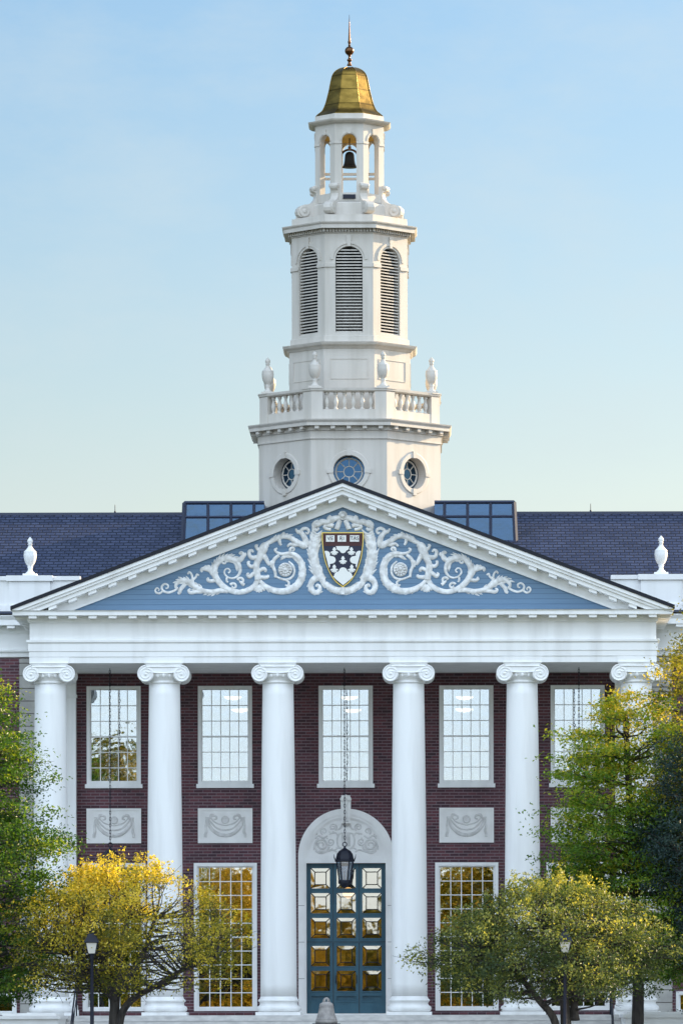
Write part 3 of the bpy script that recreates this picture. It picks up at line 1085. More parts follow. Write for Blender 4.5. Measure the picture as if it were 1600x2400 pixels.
for txt, cx in (("VE", 578), ("RI", 790), ("TAS", 1022)):
    hw = 78 if txt != "TAS" else 84
    s = MB()
    x0, z0 = S(cx - hw, 632); x1, z1 = S(cx + hw, 515)
    s.box(x0, x1, YO - .145, YO - .121, z0, z1)
    xm = (x0 + x1) / 2
    s.box(xm - .003, xm + .003, YO - .147, YO - .1455, z0, z1, 1)
    bk = s.build('open_book', [M['shield_white'], M['ink']], shield)
    cu = bpy.data.curves.new('motto_lettering', 'FONT')
    cu.body = txt; cu.size = .155; cu.align_x = 'CENTER'; cu.align_y = 'CENTER'; cu.extrude = .002
    cu.space_character = 1.15 if txt != "TAS" else .92
    to = bpy.data.objects.new('tmp', cu); COL.objects.link(to)
    bpy.context.view_layer.update()
    me = bpy.data.meshes.new_from_object(to.evaluated_get(bpy.context.evaluated_depsgraph_get()))
    bpy.data.objects.remove(to)
    lt = bpy.data.objects.new('motto_lettering', me); COL.objects.link(lt); lt.parent = shield
    me.materials.clear(); me.materials.append(M['ink'])
    lt.rotation_euler = (pi / 2, 0, 0); lt.location = (xm, YO - .151, (z0 + z1) / 2)


# ---- windows
def make_window(name, hw, z0, z1, nx, nz, hgw, gz0, gz1, rail=None, sill=True, gl='glass'):
    """frame origin at wall face centre; gz glass z range"""
    f = MB()
    y = -.03
    # casing
    f.box(-hw, -hw + .10, y, .20, z0, z1); f.box(hw - .10, hw, y, .20, z0, z1)
    f.box(-hw + .10, hw - .10, y, .20, z1 - .10, z1); f.box(-hw + .10, hw - .10, y, .20, z0, z0 + .10)
    # sash
    a, c_ = hw - .101, hgw
    f.box(-a, -c_, .06, .17, z0 + .101, z1 - .101); f.box(c_, a, .06, .17, z0 + .101, z1 - .101)
    f.box(-c_, c_, .06, .17, z0 + .101, gz0); f.box(-c_, c_, .06, .17, gz1, z1 - .101)
    t = .026
    for i in range(1, nx):
        x = -hgw + 2 * hgw * i / nx
        f.box(x - t / 2, x + t / 2, .09, .13, gz0, gz1)
    for j in range(1, nz):
        z = gz0 + (gz1 - gz0) * j / nz
        tt = t if j != rail else .05
        f.box(-hgw, hgw, .082, .135, z - tt / 2, z + tt / 2)
    o = f.build(name, M['white'], LIB)
    g_ = MB(); g_.box(-hgw, hgw, .108, .114, gz0, gz1); g_.build('pane', M[gl], o)
    if sill:
        s_ = MB(); s_.box(-hw - .05, hw + .05, -.10, .05, z0 - .12, z0 - .002); s_.build('sill', M['white'], o)
    return o


uw = make_window('window', UW, ZU0, ZU1, 5, 6, .68, zat(1834.6, YW), zat(1616, YW), 3)
for i, x in enumerate(WINX + WINGX):
    o = uw if i == 0 else copy_tree(uw, LIB)
    o.location = (x, YW, 0)
lw = make_window('window', LW, ZL0, ZL1, 5, 10, .80, ZL0 + .13, zat(2032.6, YW), 5, False, 'lowglass')
for i, x in enumerate([-6.98, -3.63, 3.63, 6.98]):
    o = lw if i == 0 else copy_tree(lw, LIB)
    o.location = (x, YW, 0)
ww = make_window('window', LW, ZL0 + .8, ZL1, 5, 8, .80, ZL0 + .93, zat(2032.6, YW), 4, True, 'lowglass')
for i, x in enumerate(WINGX):
    o = ww if i == 0 else copy_tree(ww, LIB)
    o.location = (x, YW, 0)
bw = make_window('basement_window', .80, .03, .70, 3, 1, .66, .15, .58, None, False)
for i, x in enumerate(BASEX):
    o = bw if i == 0 else copy_tree(bw, LIB)
    o.location = (x, YW, 0)


# ---- carved swag panels
def make_panel():
    zb, zt_ = zat(1975.5, YW), zat(1894, YW)
    p = MB()
    p.box(-.82, .82, -.05, .03, zb, zt_)
    for q in ((-.82, -.76), (.76, .82)):
        p.box(q[0], q[1], -.07, -.049, zb, zt_)
    p.box(-.76, .76, -.07, -.049, zb, zb + .06); p.box(-.76, .76, -.07, -.049, zt_ - .06, zt_)
    o = p.build('relief_panel', M['lime'], LIB)
    s_ = MB()
    cz = (zb + zt_) / 2

    def C(X, Y):          # X,Y in panel tracing (zoom of second panel, 152 x 97 half extents)
        return (X - 543) / 2.376 / 77.77, cz + (1031 - Y) / 2.376 / 77.77
    kp = dict(cvt=C, y=-.05, k=1 / 2.376 / 77.77, dep=.6)
    for mir in (1, -1):
        stroke(s_, [(440, 985, 7), (452, 1025, 9), (478, 1060, 10), (510, 1080, 11), (543, 1086, 11)], mir, **kp)
        stroke(s_, [(445, 988, 4), (480, 1030, 5), (510, 1050, 5), (543, 1056, 5)], mir, **kp)
        stroke(s_, [(460, 985, 4), (490, 1015, 4), (543, 1030, 4)], mir, **kp)
        stroke(s_, [(440, 990, 6), (436, 1030, 7), (438, 1065, 8), (430, 1085, 8)], mir, **kp)
        stroke(s_, [(436, 1065, 6), (432, 1095, 9)], mir, **kp)
        stroke(s_, [(432, 985, 5), (455, 990, 7), (470, 975, 6), (490, 978, 6), (495, 992, 5), (480, 997, 4)], mir, **kp)
        stroke(s_, [(455, 992, 5), (462, 970, 4), (480, 968, 4)], mir, **kp)
    x_, z_ = C(543, 998)
    s_.lathe([(.0005, .04), (.05, .045), (.07, .03), (.085, .05), (.11, .045), (.12, 0)], seg=18, T=lambda x, y, z: (x_ + x, -.05 - z, z_ + y))
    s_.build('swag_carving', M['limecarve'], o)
    return o


pn = make_panel()
for i, x in enumerate([-6.98, -3.63, 3.63, 6.98]):
    o = pn if i == 0 else copy_tree(pn, LIB)
    o.location = (x, YW, 0)

# ---- doorway
ZS, RO, RI = 4.79, 1.435, 1.125
a = MB()


def ring(mb, r0, r1, y0, y1, zc, a0=0, a1=math.pi, n=36, m=0):
    for i in range(n):
        t0, t1 = a0 + (a1 - a0) * i / n, a0 + (a1 - a0) * (i + 1) / n
        mb.prism([(r0 * math.cos(t0), zc + r0 * math.sin(t0)), (r1 * math.cos(t0), zc + r1 * math.sin(t0)), (r1 * math.cos(t1), zc + r1 * math.sin(t1)), (r0 * math.cos(t1), zc + r0 * math.sin(t1))], y0, y1, m)


def ring_smooth(mb, r0, r1, y0, y1, zc, n=40, a0=0, a1=math.pi, m=0):
    vs, fs = [], []
    for i in range(n + 1):
        t = a0 + (a1 - a0) * i / n
        for r_, y_ in ((r0, y0), (r1, y0), (r1, y1), (r0, y1)):
            vs.append((r_ * math.cos(t), y_, zc + r_ * math.sin(t)))
    for i in range(n):
        for k in range(4):
            fs.append((i * 4 + k, i * 4 + (k + 1) % 4, (i + 1) * 4 + (k + 1) % 4, (i + 1) * 4 + k))
    fs.append((0, 1, 2, 3)); fs.append((n * 4 + 3, n * 4 + 2, n * 4 + 1, n * 4))
    mb.add(vs, fs, m)


ring_smooth(a, RI + .12, RO, YW - .14, YW + .02, ZS)
ring_smooth(a, RI + .04, RI + .12, YW - .11, YW + .02, ZS)
ring_smooth(a, RI, RI + .04, YW - .08, YW + .02, ZS)
for sx in (-1, 1):
    a.box(sx * 1.25, sx * RO, YW - .14, YW + .02, .012, ZS)
    a.box(sx * 1.191, sx * 1.25, YW - .10, YW + .24, .012, ZS)
    for z in (1.1, 2.2, 3.3):
        a.box(sx * 1.251, sx * (RO + .001), YW - .1425, YW - .139, z, z + .012, 1)
a.box(-1.19, 1.19, YW - .10, YW + .24, 4.585, 4.80)
disc = [(RI * math.cos(math.pi * i / 32), 4.80 + (ZS - 4.79) + RI * math.sin(math.pi * i / 32)) for i in range(33)]
a.prism(disc, YW - .045, YW + .02)
a.box(-1.5, 1.5, YW - .2, YW + .5, .003, .055)
ds = a.build('door_surround', [M['lime'], M['grout']], LIB)
k = MB()
k.prism([(-.135, 5.78), (.135, 5.78), (.155, 6.45), (-.155, 6.45)], YW - .24, YW)
k.prism([(-.155, 6.45), (.155, 6.45), (.13, 6.62), (-.13, 6.62)], YW - .29, YW)
for x_ in (-.1, .1):
    k.ball((x_, YW - .26, 6.50), .075, 0, 10, 7)
k.ball((0, YW - .28, 6.56), .08, 0, 10, 7)
for x_ in (-.07, 0, .07):
    k.tube([(x_, YW - .25, 6.4), (x_, YW - .26, 6.1), (x_ * .9, YW - .25, 5.82)], .025, 6)
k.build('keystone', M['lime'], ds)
t = MB()


def C4(X, Y):
    x, z = at(660 + X / 4.2, 1840 + Y / 4.2, YW)
    x0 = at(660 + 630 / 4.2, 1840 + Y / 4.2, YW)[0]
    return x - x0, z


k4 = dict(cvt=C4, y=YW - .045, k=1 / 4.2 / 77.77, dep=.8)
for mir in (1, -1):
    for q in (curl(390, 590, 75, .2, 2.1, 13, 1, 26), curl(505, 415, 38, 1.0, 1.6, 9, -1, 18), curl(415, 455, 34, 2.0, 1.4, 9, 1, 16), curl(480, 560, 40, 3.0, 1.5, 9, -1, 16),
              [(330, 530, 8), (360, 500, 10), (410, 520, 10), (450, 500, 8)], [(330, 650, 8), (380, 672, 10), (440, 655, 10), (500, 640, 10), (540, 660, 8)],
              [(560, 480, 10), (545, 540, 10), (560, 610, 10), (630, 640, 10)], [(555, 478, 9), (630, 470, 9)], [(600, 380, 10), (570, 430, 10), (540, 440, 7)],
              [(470, 480, 9), (530, 470, 8), (545, 500, 6)], [(350, 590, 7), (320, 600, 8), (315, 640, 6)], [(520, 640, 8), (560, 620, 8), (600, 640, 6)]):
        stroke(t, q, mir, **k4)
    for i in range(16):
        x_, z_ = C4(330 + rnd.random() * 210, 430 + rnd.random() * 220)
        t.ball((mir * x_, YW - .05, z_), .022, 0, 6, 5)
for i in range(8):
    an = 2 * pi * i / 8
    x_, z_ = C4(630, 385)
    t.ball((x_ + .075 * math.cos(an), YW - .055, z_ + .075 * math.sin(an)), .03, 0, 7, 5)
x_, z_ = C4(630, 540)
t.box(-.13, .13, YW - .075, YW - .04, z_ - .19, z_ + .19)
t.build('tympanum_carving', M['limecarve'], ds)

# ---- the blue door
d = MB()
YD = YW + .14
dz0, dz1 = .058, 4.582
ZR = [4.44, 3.69, 2.94, 2.095, 1.345]
PH = .613
PCX = [-.775, .0, .775]
PWH = .287
hl = []
for cx in PCX:
    for z in ZR:
        hl.append((cx - PWH, cx + PWH, z - PH, z))
    hl.append((cx - PWH, cx + PWH, .43, .585))
d.wall(-1.188, 1.188, dz0, dz1, YD, .07, hl)
for cx in PCX:                                 # raised beads round every pane
    for (x0, x1, z0, z1) in [h_ for h_ in hl if abs((h_[0] + h_[1]) / 2 - cx) < .01]:
        w_ = .035
        d.box(x0 - w_, x0, YD - .02, YD + .005, z0 - w_, z1 + w_); d.box(x1, x1 + w_, YD - .02, YD + .005, z0 - w_, z1 + w_)
        d.box(x0, x1, YD - .02, YD + .005, z1, z1 + w_); d.box(x0, x1, YD - .02, YD + .005, z0 - w_, z0)
    d.box(cx - PWH, cx + PWH, YD + .05, YD + .06, .43, .585)
for x in (-.39, .39):
    d.box(x - .012, x + .012, YD - .004, YD + .02, dz0 + .002, 2.19, 1)
    d.box(x - .008, x + .008, YD - .004, YD + .02, 2.25, dz1 - .002, 1)
d.box(-1.186, 1.186, YD - .03, YD + .03, 2.19, 2.25)
d.box(-1.186, 1.186, YD - .034, YD - .028, 2.205, 2.222, 1)
door = d.build('door', [M['doorblue'], M['seal']], LIB)
for cx in PCX:
    for z in ZR:
        q = MB()
        x0, x1, z0, z1 = cx - PWH + .002, cx + PWH - .002, z - PH + .002, z - .002
        i_ = .115
        yo, yi = YD + .050, YD + .0493
        jt = lambda: rnd.uniform(-.0003, .0003)
        vs = [(x0, yo, z0), (x1, yo, z0), (x1, yo, z1), (x0, yo, z1), (x0 + i_, yi + jt(), z0 + i_), (x1 - i_, yi + jt(), z0 + i_), (x1 - i_, yi + jt(), z1 - i_), (x0 + i_, yi + jt(), z1 - i_)]
        q.add(vs, [(0, 1, 5, 4), (1, 2, 6, 5), (2, 3, 7, 6), (3, 0, 4, 7)])
        q.add(vs[4:], [(0, 1, 2), (0, 2, 3)])
        for A, B in ((0, 4), (1, 5), (2, 6), (3, 7), (4, 5), (5, 6), (6, 7), (7, 4)):
            q.tube([Vector(vs[A]) + Vector((0, -.004, 0)), Vector(vs[B]) + Vector((0, -.004, 0))], .016, 5, 1)
        q.build('bevelled_pane', [M['doorglass'], M['seal']], door)
hb = MB()
for x in (.31, -.31):
    hb.tube([(x, YD - .0, .95), (x, YD - .06, .97), (x, YD - .06, 1.2), (x, YD, 1.22)], .014, 6)
hb.build('handle', M['seal'], door)

# ---- main cornice and parapet of the long block
zc_ = lambda py: zat(py, YW - .1, 30)
pr = [(0.02, 10.80), (.06, 10.82), (.06, zc_(1531)), (.12, zc_(1527)), (.12, zc_(1523)), (.03, zc_(1521)), (.03, zc_(1486)), (.08, zc_(1480)), (.08, zc_(1467)), (.44, zc_(1467)), (.44, zc_(1455)), (.52, zc_(1446)), (.52, zc_(1445)), (-.3, zc_(1436)), (-.3, 10.80)]
for x0, x1 in ((-36.4, -9.16), (9.16, 36.4)):
    c = MB()
    c.sweep([(x0, YW), (x1, YW)], pr)
    n_ = int((x1 - x0) / .582)
    for i in range(n_):
        x = (x0 + .3 + i * .582) if x0 > 0 else (x1 - .3 - i * .582)
        if i < 1e9 and abs(x) < 14:
            c2 = mod0.copy(); COL.objects.link(c2); c2.parent = LIB; c2.location = (x, YW - .2375, zc_(1467.3) - .043)
        else:
            c.box(x - .115, x + .115, YW - .40, YW - .075, zc_(1474), zc_(1466))
    c.build('main_cornice', M['white'], LIB)
zp = lambda py: zat(py, YW + .5, 30)
pars = {}
for sx in (-1, 1):
    p = MB()
    l_ = MB()
    xa, xb = sorted((sx * 8.0, sx * 36))
    l_.box(xa, xb, YW - .42, YW + .32, zc_(1440), zc_(1434.5))
    ca, cb_ = sorted((sx * 8.0, sx * 10.6))
    p.box(ca, cb_, YW + .32, YW + .62, zp(1431) - .1, zp(1362))
    p.box(ca, cb_, YW + .27, YW + .67, zp(1362) + .001, zp(1352))
    p.box(ca, cb_, YW + .27, YW + .67, zp(1433) - .05, zp(1420))
    for k in range(14):
        x_ = sx * (12.3 + 3.2 * k)
        if abs(x_) > 35: break
        p.box(x_ - .45, x_ + .45, YW + .28, YW + .66, zp(1431) - .1, zp(1352) - .002)
    ea, eb = sorted((sx * 10.6, sx * 36))
    p.box(ea, eb, YW + .30, YW + .64, zp(1433) - .05, zp(1418))
    p.box(ea, eb, YW + .30, YW + .64, zp(1362), zp(1352))
    q_ = sx * 9.52
    p.box(q_ - .62, q_ + .62, YW + .20, YW + .70, zp(1426), zp(1364))
    p.box(q_ - .70, q_ + .70, YW + .14, YW + .76, zp(1364), zp(1351))
    p.box(q_ - .68, q_ + .68, YW + .16, YW + .72, zp(1431) - .1, zp(1420))
    pars[sx] = p.build('parapet', M['white'], LIB)
    l_.build('lead_flashing', M['lead'], LIB)
bal_prof = [(.075, 0), (.075, .05), (.05, .06), (.045, .12), (.07, .20), (.085, .30), (.07, .42), (.045, .56), (.04, .66), (.055, .70), (.05, .74), (.075, .76), (.075, .83)]
bm_ = MB(); bm_.lathe(bal_prof, seg=10)
h_ = zp(1362) - zp(1418)
b0 = None
cnt = 0
for sx in (-1, 1):
    x_ = 10.75
    while x_ < 14.9:
        if abs(x_ - 12.3) > .5:
            if b0 is None:
                b0 = bm_.build('baluster', M['white'], pars[sx])
                o = b0
            else:
                o = b0.copy(); COL.objects.link(o); o.parent = pars[sx]
            o.scale = (1, 1, h_ / .83)
            o.location = (sx * x_, YW + .47, zp(1418))
        x_ += .24

# ---- main roof
YRG, ZRG = 15.0, zat(1204.5, 15.0, 250)
ye, ze = YW + .70, 11.6
for sx in (-1, 1):
    r = MB()
    xa, xb = sorted((sx * 2.0, sx * 36.5))
    r.add([(xa, ye, ze), (xb, ye, ze), (xb, YRG, ZRG), (xa, YRG, ZRG), (xa, 2 * YRG - ye, ze), (xb, 2 * YRG - ye, ze)], [(0, 1, 2, 3), (3, 2, 5, 4)])
    rf = r.build('main_roof', M['slate'], LIB)
    r = MB()
    xa, xb = sorted((sx * 3.0, sx * 36.5))
    r.box(xa, xb, YRG - .12, YRG + .12, ZRG - .05, ZRG + .035)
    r.build('ridge_cap', M['lead'], rf)

# ---- glass roof lights beside the tower
for sx in (-1, 1):
    f = MB(); g_ = MB()
    z1 = zat(1178.5, 12.6, 450); z0 = 13.6
    xo, xi = 5.22, 2.7
    yf, yb = 12.6, 17.4

    def xl(z):       # outer edge leans out slightly downwards
        return xo + (z1 - z) * .045
    def bar(p0, p1, w=.045):
        f.tube([(sx * p0[0], p0[1], p0[2]), (sx * p1[0], p1[1], p1[2])], w, 4, 0, False)
    zm = zat(1212, 12.6, 450)
    bar((xl(z0), yf, z0), (xo, yf, z1), .075)
    bar((xi, yf, z1), (xo, yf, z1), .06)
    bar((xl(z0), yb, z0), (xo, yb, z1), .06); bar((xo, yf, z1), (xo, yb, z1), .06); bar((xi, yb, z1), (xo, yb, z1), .06)
    bar((xi, yf, zm), (xl(zm), yf, zm), .045)
    for xx in (4.48, 3.75, 3.02):
        bar((xx, yf, z0), (xx, yf, z1), .05)
    bar((xl(zm), yf, zm), (xl(zm), yb, zm), .05)
    sk = f.build('skylight', M['lead'], LIB)
    A, B = (xi, z0), (xl(z0), z0)
    g_.add([(sx * xi, yf + .01, z0), (sx * xl(z0), yf + .01, z0), (sx * xo, yf + .01, z1), (sx * xi, yf + .01, z1)], [(0, 1, 2, 3)])
    g_.add([(sx * xl(z0), yf, z0), (sx * xl(z0), yb, z0), (sx * xo, yb, z1), (sx * xo, yf, z1)], [(0, 1, 2, 3)])
    g_.add([(sx * xi, yf, z1), (sx * xo, yf, z1), (sx * xo, yb, z1), (sx * xi, yb, z1)], [(0, 1, 2, 3)])
    g_.build('roof_glass', M['skyglass'], sk, fix=False)

# ---- platform, steps, cheek blocks
s = MB()
s.box(-9.7, 9.7, -.98, YW - .002, -.17, -.001)
s.box(-9.7, 9.7, -.9, YW - .002, GZ, -.171)
st_ = s.build('portico_floor', M['step'], LIB)
s = MB()
for i in range(1, 9):
    s.box(-8.05, 8.05, -.98 - .36 * i, -.97 - .36 * (i - 1) if i > 1 else -.981, GZ, -.18 * i)
s.build('steps', M['step'], LIB)
for sx in (-1, 1):
    s = MB()
    s.box(sx * 9.72, sx * 8.06, -4.3, -1.0, GZ, -.10)
    s.box(sx * 9.78, sx * 8.0, -4.36, -.985, -.098, .0)
    s.box(sx * 9.65, sx * 8.12, -4.2, -1.05, .001, .07)
    s.build('cheek_block', M['lime'], LIB)

# ================================================================== BELL TOWER
TY = 15.0
TOW = empty('bell_tower', (0, TY, 0), 'white octagonal bell tower with gilded dome rising behind the blue pediment', 'bell tower')


def tz(py, a_):
    return zat(py, TY - a_, 818)


T8 = [i * math.pi / 4 for i in range(8)]


def face_T(k, a_):
    """(u, d, z) on face k: u along the face, d inward from apothem a_"""
    an = -math.pi / 2 + k * math.pi / 4
    nx, ny = math.cos(an), math.sin(an)
    tx, ty = -ny, nx

    def T(u, dd, z):
        return (nx * (a_ - dd) + tx * u, ny * (a_ - dd) + ty * u, z)
    return T


t22 = math.tan(math.pi / 8)


def corner_T(k):
    """(r outward, tangential, z) on the corner after face k"""
    an = -math.pi / 2 + (k + .5) * math.pi / 4
    c_, s_ = math.cos(an), math.sin(an)
    return lambda r_, t_, z: (r_ * c_ - t_ * s_, r_ * s_ + t_ * c_, z)


# base drum
D = MB()
ZRW = tz(1103.3, 2.9)
def round_face(mb, T, hw, z0, z1, r_, zc, depth, n=48):
    """flat face with a round hole and a deep reveal"""
    inner = [(r_ * math.cos(2 * pi * i / n), zc + r_ * math.sin(2 * pi * i / n)) for i in range(n)]
    outer = []
    for i in range(n):
        c_, s_ = math.cos(2 * pi * i / n), math.sin(2 * pi * i / n)
        kx = hw / abs(c_) if abs(c_) > 1e-9 else 1e9
        kz = ((z1 - zc) / s_ if s_ > 1e-9 else ((z0 - zc) / s_ if s_ < -1e-9 else 1e9))
        kk = min(kx, kz)
        outer.append((c_ * kk, zc + s_ * kk))
    # exact corners: insert as extra triangles
    vs = [T(u, 0, z) for u, z in inner] + [T(u, 0, z) for u, z in outer] + [T(u, depth, z) for u, z in inner]
    fs = []
    for i in range(n):
        j = (i + 1) % n
        fs.append((i, n + i, n + j, j))
        fs.append((i, j, 2 * n + j, 2 * n + i))
    base = len(vs)
    for cu_, cz_ in ((hw, z1), (-hw, z1), (-hw, z0), (hw, z0)):
        for i in range(n):
            j = (i + 1) % n
            (u0, w0), (u1, w1) = outer[i], outer[j]
            e0 = abs(abs(u0) - hw) < 1e-6; e1 = abs(abs(u1) - hw) < 1e-6
            if e0 != e1 and u0 * cu_ > 0 and u1 * cu_ > 0 and abs(max(w0, w1) - z1) < 1e-6 and cz_ == z1 or \
               e0 != e1 and u0 * cu_ > 0 and u1 * cu_ > 0 and abs(min(w0, w1) - z0) < 1e-6 and cz_ == z0:
                vs.append(T(cu_, 0, cz_))
                fs.append((n + i, len(vs) - 1, n + j))
    mb.add(vs, fs)


zd0, zd1 = 11.5, tz(1029, 2.9)
for k in range(8):
    if k in (0, 1, 7):
        round_face(D, face_T(k, 2.9), 2.9 * t22, zd0, zd1, .50, ZRW, .34)
    else:
        T = face_T(k, 2.9); hw = 2.9 * t22
        D.add([T(-hw, 0, zd0), T(hw, 0, zd0), T(hw, 0, zd1), T(-hw, 0, zd1)], [(0, 1, 2, 3)])
D.octo([(2.90, zd1), (2.945, zd1 + .012), (2.945, zd1 + .05), (2.93, zd1 + .06), (2.93, tz(1010, 2.93)), (2.98, tz(1008, 2.95)), (2.98, tz(996, 3.2)), (3.19, tz(996, 3.2)), (3.19, tz(989, 3.2)), (3.24, tz(984, 3.2)), (3.25, tz(981, 3.24)), (2.70, tz(979.5, 3.2))])
zf_ = tz(996, 3.2)
for k in range(8):
    T = face_T(k, 2.98)
    for i in range(5):
        u = (-2 + i) * .505
        D.box(u - .068, u + .068, -.17, .02, zf_ - .10, zf_ - .002, 0, lambda x, y, z, T=T: T(x, y, z))
drum = D.build('tower_base', M['cream'], TOW, fix=False)
for k in (0, 1, 7):
    T = face_T(k, 2.9)
    s = MB()
    vs, fs = [], []
    n = 48
    for (r_, dd) in ((.50, 0.0), (.50, -.035), (.63, -.035), (.655, -.02), (.655, .0)):
        for i in range(n):
            an = 2 * pi * i / n
            vs.append(T(r_ * math.cos(an), dd, ZRW + r_ * math.sin(an)))
    for j in range(4):
        for i in range(n):
            fs.append((j * n + i, j * n + (i + 1) % n, (j + 1) * n + (i + 1) % n, (j + 1) * n + i))
    s.add(vs, fs)
    for an in (0, 90, 180, 270):
        c_, s_ = math.cos(R(an)), math.sin(R(an))
        w_ = .075
        pts = [(.485, -w_ * .85), (.70, -w_), (.70, w_), (.485, w_ * .85)]
        s.prism([(p_[0] * c_ - p_[1] * s_, ZRW + p_[0] * s_ + p_[1] * c_) for p_ in pts], -.055, .05, 0, lambda x, y, z, T=T: T(x, y, z))
    w = s.build('round_window', M['cream'], drum)
for k in (0, 1, 7):
    T = face_T(k, 2.9)
    s = MB()
    for i in range(8):
        an = pi / 8 * 2 * i
        c_, s_ = math.cos(an), math.sin(an)
        s.tube([T(.17 * c_, .305, ZRW + .17 * s_), T(.42 * c_, .305, ZRW + .42 * s_)], .017, 5)
    for rr_, tt in ((.17, .017), (.42, .03)):
        s.tube([T(rr_ * math.cos(2 * pi * i / 36), .305, ZRW + rr_ * math.sin(2 * pi * i / 36)) for i in range(37)], tt, 6)
    s.build('glazing_bar', M['cream'], drum)
    s = MB()
    s.add([T(0, .315, ZRW)] + [T(.50 * math.cos(2 * pi * i / 36), .315, ZRW + .50 * math.sin(2 * pi * i / 36)) for i in range(36)], [(0, i + 1, (i + 1) % 36 + 1) for i in range(36)])
    s.build('pane', M['roundglass'], drum, fix=False)
s = MB()
s.octo([(2.3, 12.0), (2.3, zd1)])
s.build('inner_lining', M['louvback'], drum)

# balustrade
BZ0, BZ1, BZ2, BZ3 = tz(980, 2.85), tz(959, 2.85), tz(917.6, 2.85), tz(908.7, 2.9)
B = MB()
B.octo([(2.86, BZ0 - .03), (2.86, BZ1), (2.58, BZ1), (2.58, BZ0 - .03)], closed=True)
B.octo([(2.85, BZ2), (2.90, BZ2 + .035), (2.91, BZ3), (2.54, BZ3), (2.55, BZ2 + .035), (2.60, BZ2)], closed=True)


def corner_plan(k, ao, ai, ln):
    """six-sided plan of a bent corner pier"""
    Ta, Tb = face_T(k, ao), face_T((k + 1) % 8, ao)
    Ia, Ib = face_T(k, ai), face_T((k + 1) % 8, ai)
    ho, hi = ao * t22, ai * t22
    return [Ta(ho - ln, 0, 0)[:2], Ta(ho, 0, 0)[:2], Tb(-ho + ln, 0, 0)[:2], Ib(-ho + ln, 0, 0)[:2], Ib(-hi, 0, 0)[:2], Ia(ho - ln, 0, 0)[:2]]


for k in range(8):
    B.plan(corner_plan(k, 2.875, 2.56, .37), BZ0 - .02, BZ2 + .002)
    B.plan(corner_plan(k, 2.93, 2.52, .40), BZ3 - .02, BZ3 + .012)
balu = B.build('balustrade', M['cream'], TOW)
bb = MB(); bb.lathe([(.072, 0), (.072, .045), (.045, .055), (.042, .09), (.06, .14), (.08, .22), (.075, .29), (.05, .37), (.038, .43), (.05, .455), (.045, .475), (.07, .49), (.07, .56)], seg=12)
b0 = None
hh = BZ2 - BZ1
for k in range(8):
    for i in range(6):
        if b0 is None:
            o = b0 = bb.build('baluster', M['cream'], balu)
        else:
            o = b0.copy(); COL.objects.link(o); o.parent = balu
        o.scale = (1, 1, hh / .56)
        o.location = face_T(k, 2.72)(-.70 + .28 * i, 0, BZ1)

# panelled drum and its cornice
U = MB()
a2 = 1.935
U.octo([(a2 + .04, BZ0 - .05), (a2 + .04, BZ0 + .25), (a2, BZ0 + .27), (a2, tz(817, a2)), (a2 + .03, tz(816, a2)), (a2 + .08, tz(811, a2 + .1)), (a2 + .17, tz(807, a2 + .15)), (a2 + .20, tz(803, 2.1)), (a2 + .215, tz(800, 2.14)), (1.80, tz(798.5, 2.1))])
for k in range(8):
    T = face_T(k, a2)
    z0, z1 = tz(888, a2), tz(840, a2)
    for u0, u1, q0, q1 in ((-.60, .60, z1 - .018, z1), (-.60, .60, z0, z0 + .018), (-.60, -.582, z0 + .018, z1 - .018), (.582, .60, z0 + .018, z1 - .018)):
        U.box(u0, u1, -.016, .01, q0, q1, 0, lambda x, y, z, T=T: T(x, y, z))
U.octo([(2.72, BZ0 + .001), (2.72, BZ0 + .03), (1.7, BZ0 + .04)])
U.build('panelled_drum', M['cream'], TOW)


def arch_wall(mb, k, a_, z0, z1, ow, oz0, zs, thick, inner=True, n=16):
    """face k pierced by a round-headed opening"""
    def panel(T, hw, sgn):
        arch = [(ow * math.cos(pi * i / n), zs + ow * math.sin(pi * i / n)) for i in range(n + 1)]
        q = []
        def quad(p4):
            q.append(p4)
        quad([(-hw, z0), (hw, z0), (hw, oz0), (-hw, oz0)])
        quad([(-hw, oz0), (-ow, oz0), (-ow, zs), (-hw, zs)])
        quad([(ow, oz0), (hw, oz0), (hw, zs), (ow, zs)])
        top = [(hw * math.cos(pi * i / n) / max(abs(math.cos(pi * i / n)), abs(math.sin(pi * i / n)) * 1.0), 0) for i in range(n + 1)]
        for i in range(n):
            a0, a1 = arch[i], arch[i + 1]
            u0 = hw * (1 - 2 * i / n); u1 = hw * (1 - 2 * (i + 1) / n)
            quad([a0, (u0, z1), (u1, z1), a1])
        quad([(ow, zs), (hw, zs), (hw, z1)])
        quad([(-ow, zs), (-hw, z1), (-hw, zs)])
        for p4 in q:
            mb.add([T(u, 0, z) for u, z in p4], [tuple(range(len(p4)))])
    T0 = face_T(k, a_)
    panel(T0, a_ * t22, 1)
    if inner:
        panel(face_T(k, a_ - thick), (a_ - thick) * t22, -1)
    edge = [(-ow, oz0), (ow, oz0)] + [(ow * math.cos(pi * i / n), zs + ow * math.sin(pi * i / n)) for i in range(n + 1)]
    m_ = len(edge)
    vs = [T0(u, 0, z) for u, z in edge] + [T0(u, thick, z) for u, z in edge]
    mb.add(vs, [(i, (i + 1) % m_, (i + 1) % m_ + m_, i + m_) for i in range(m_)])


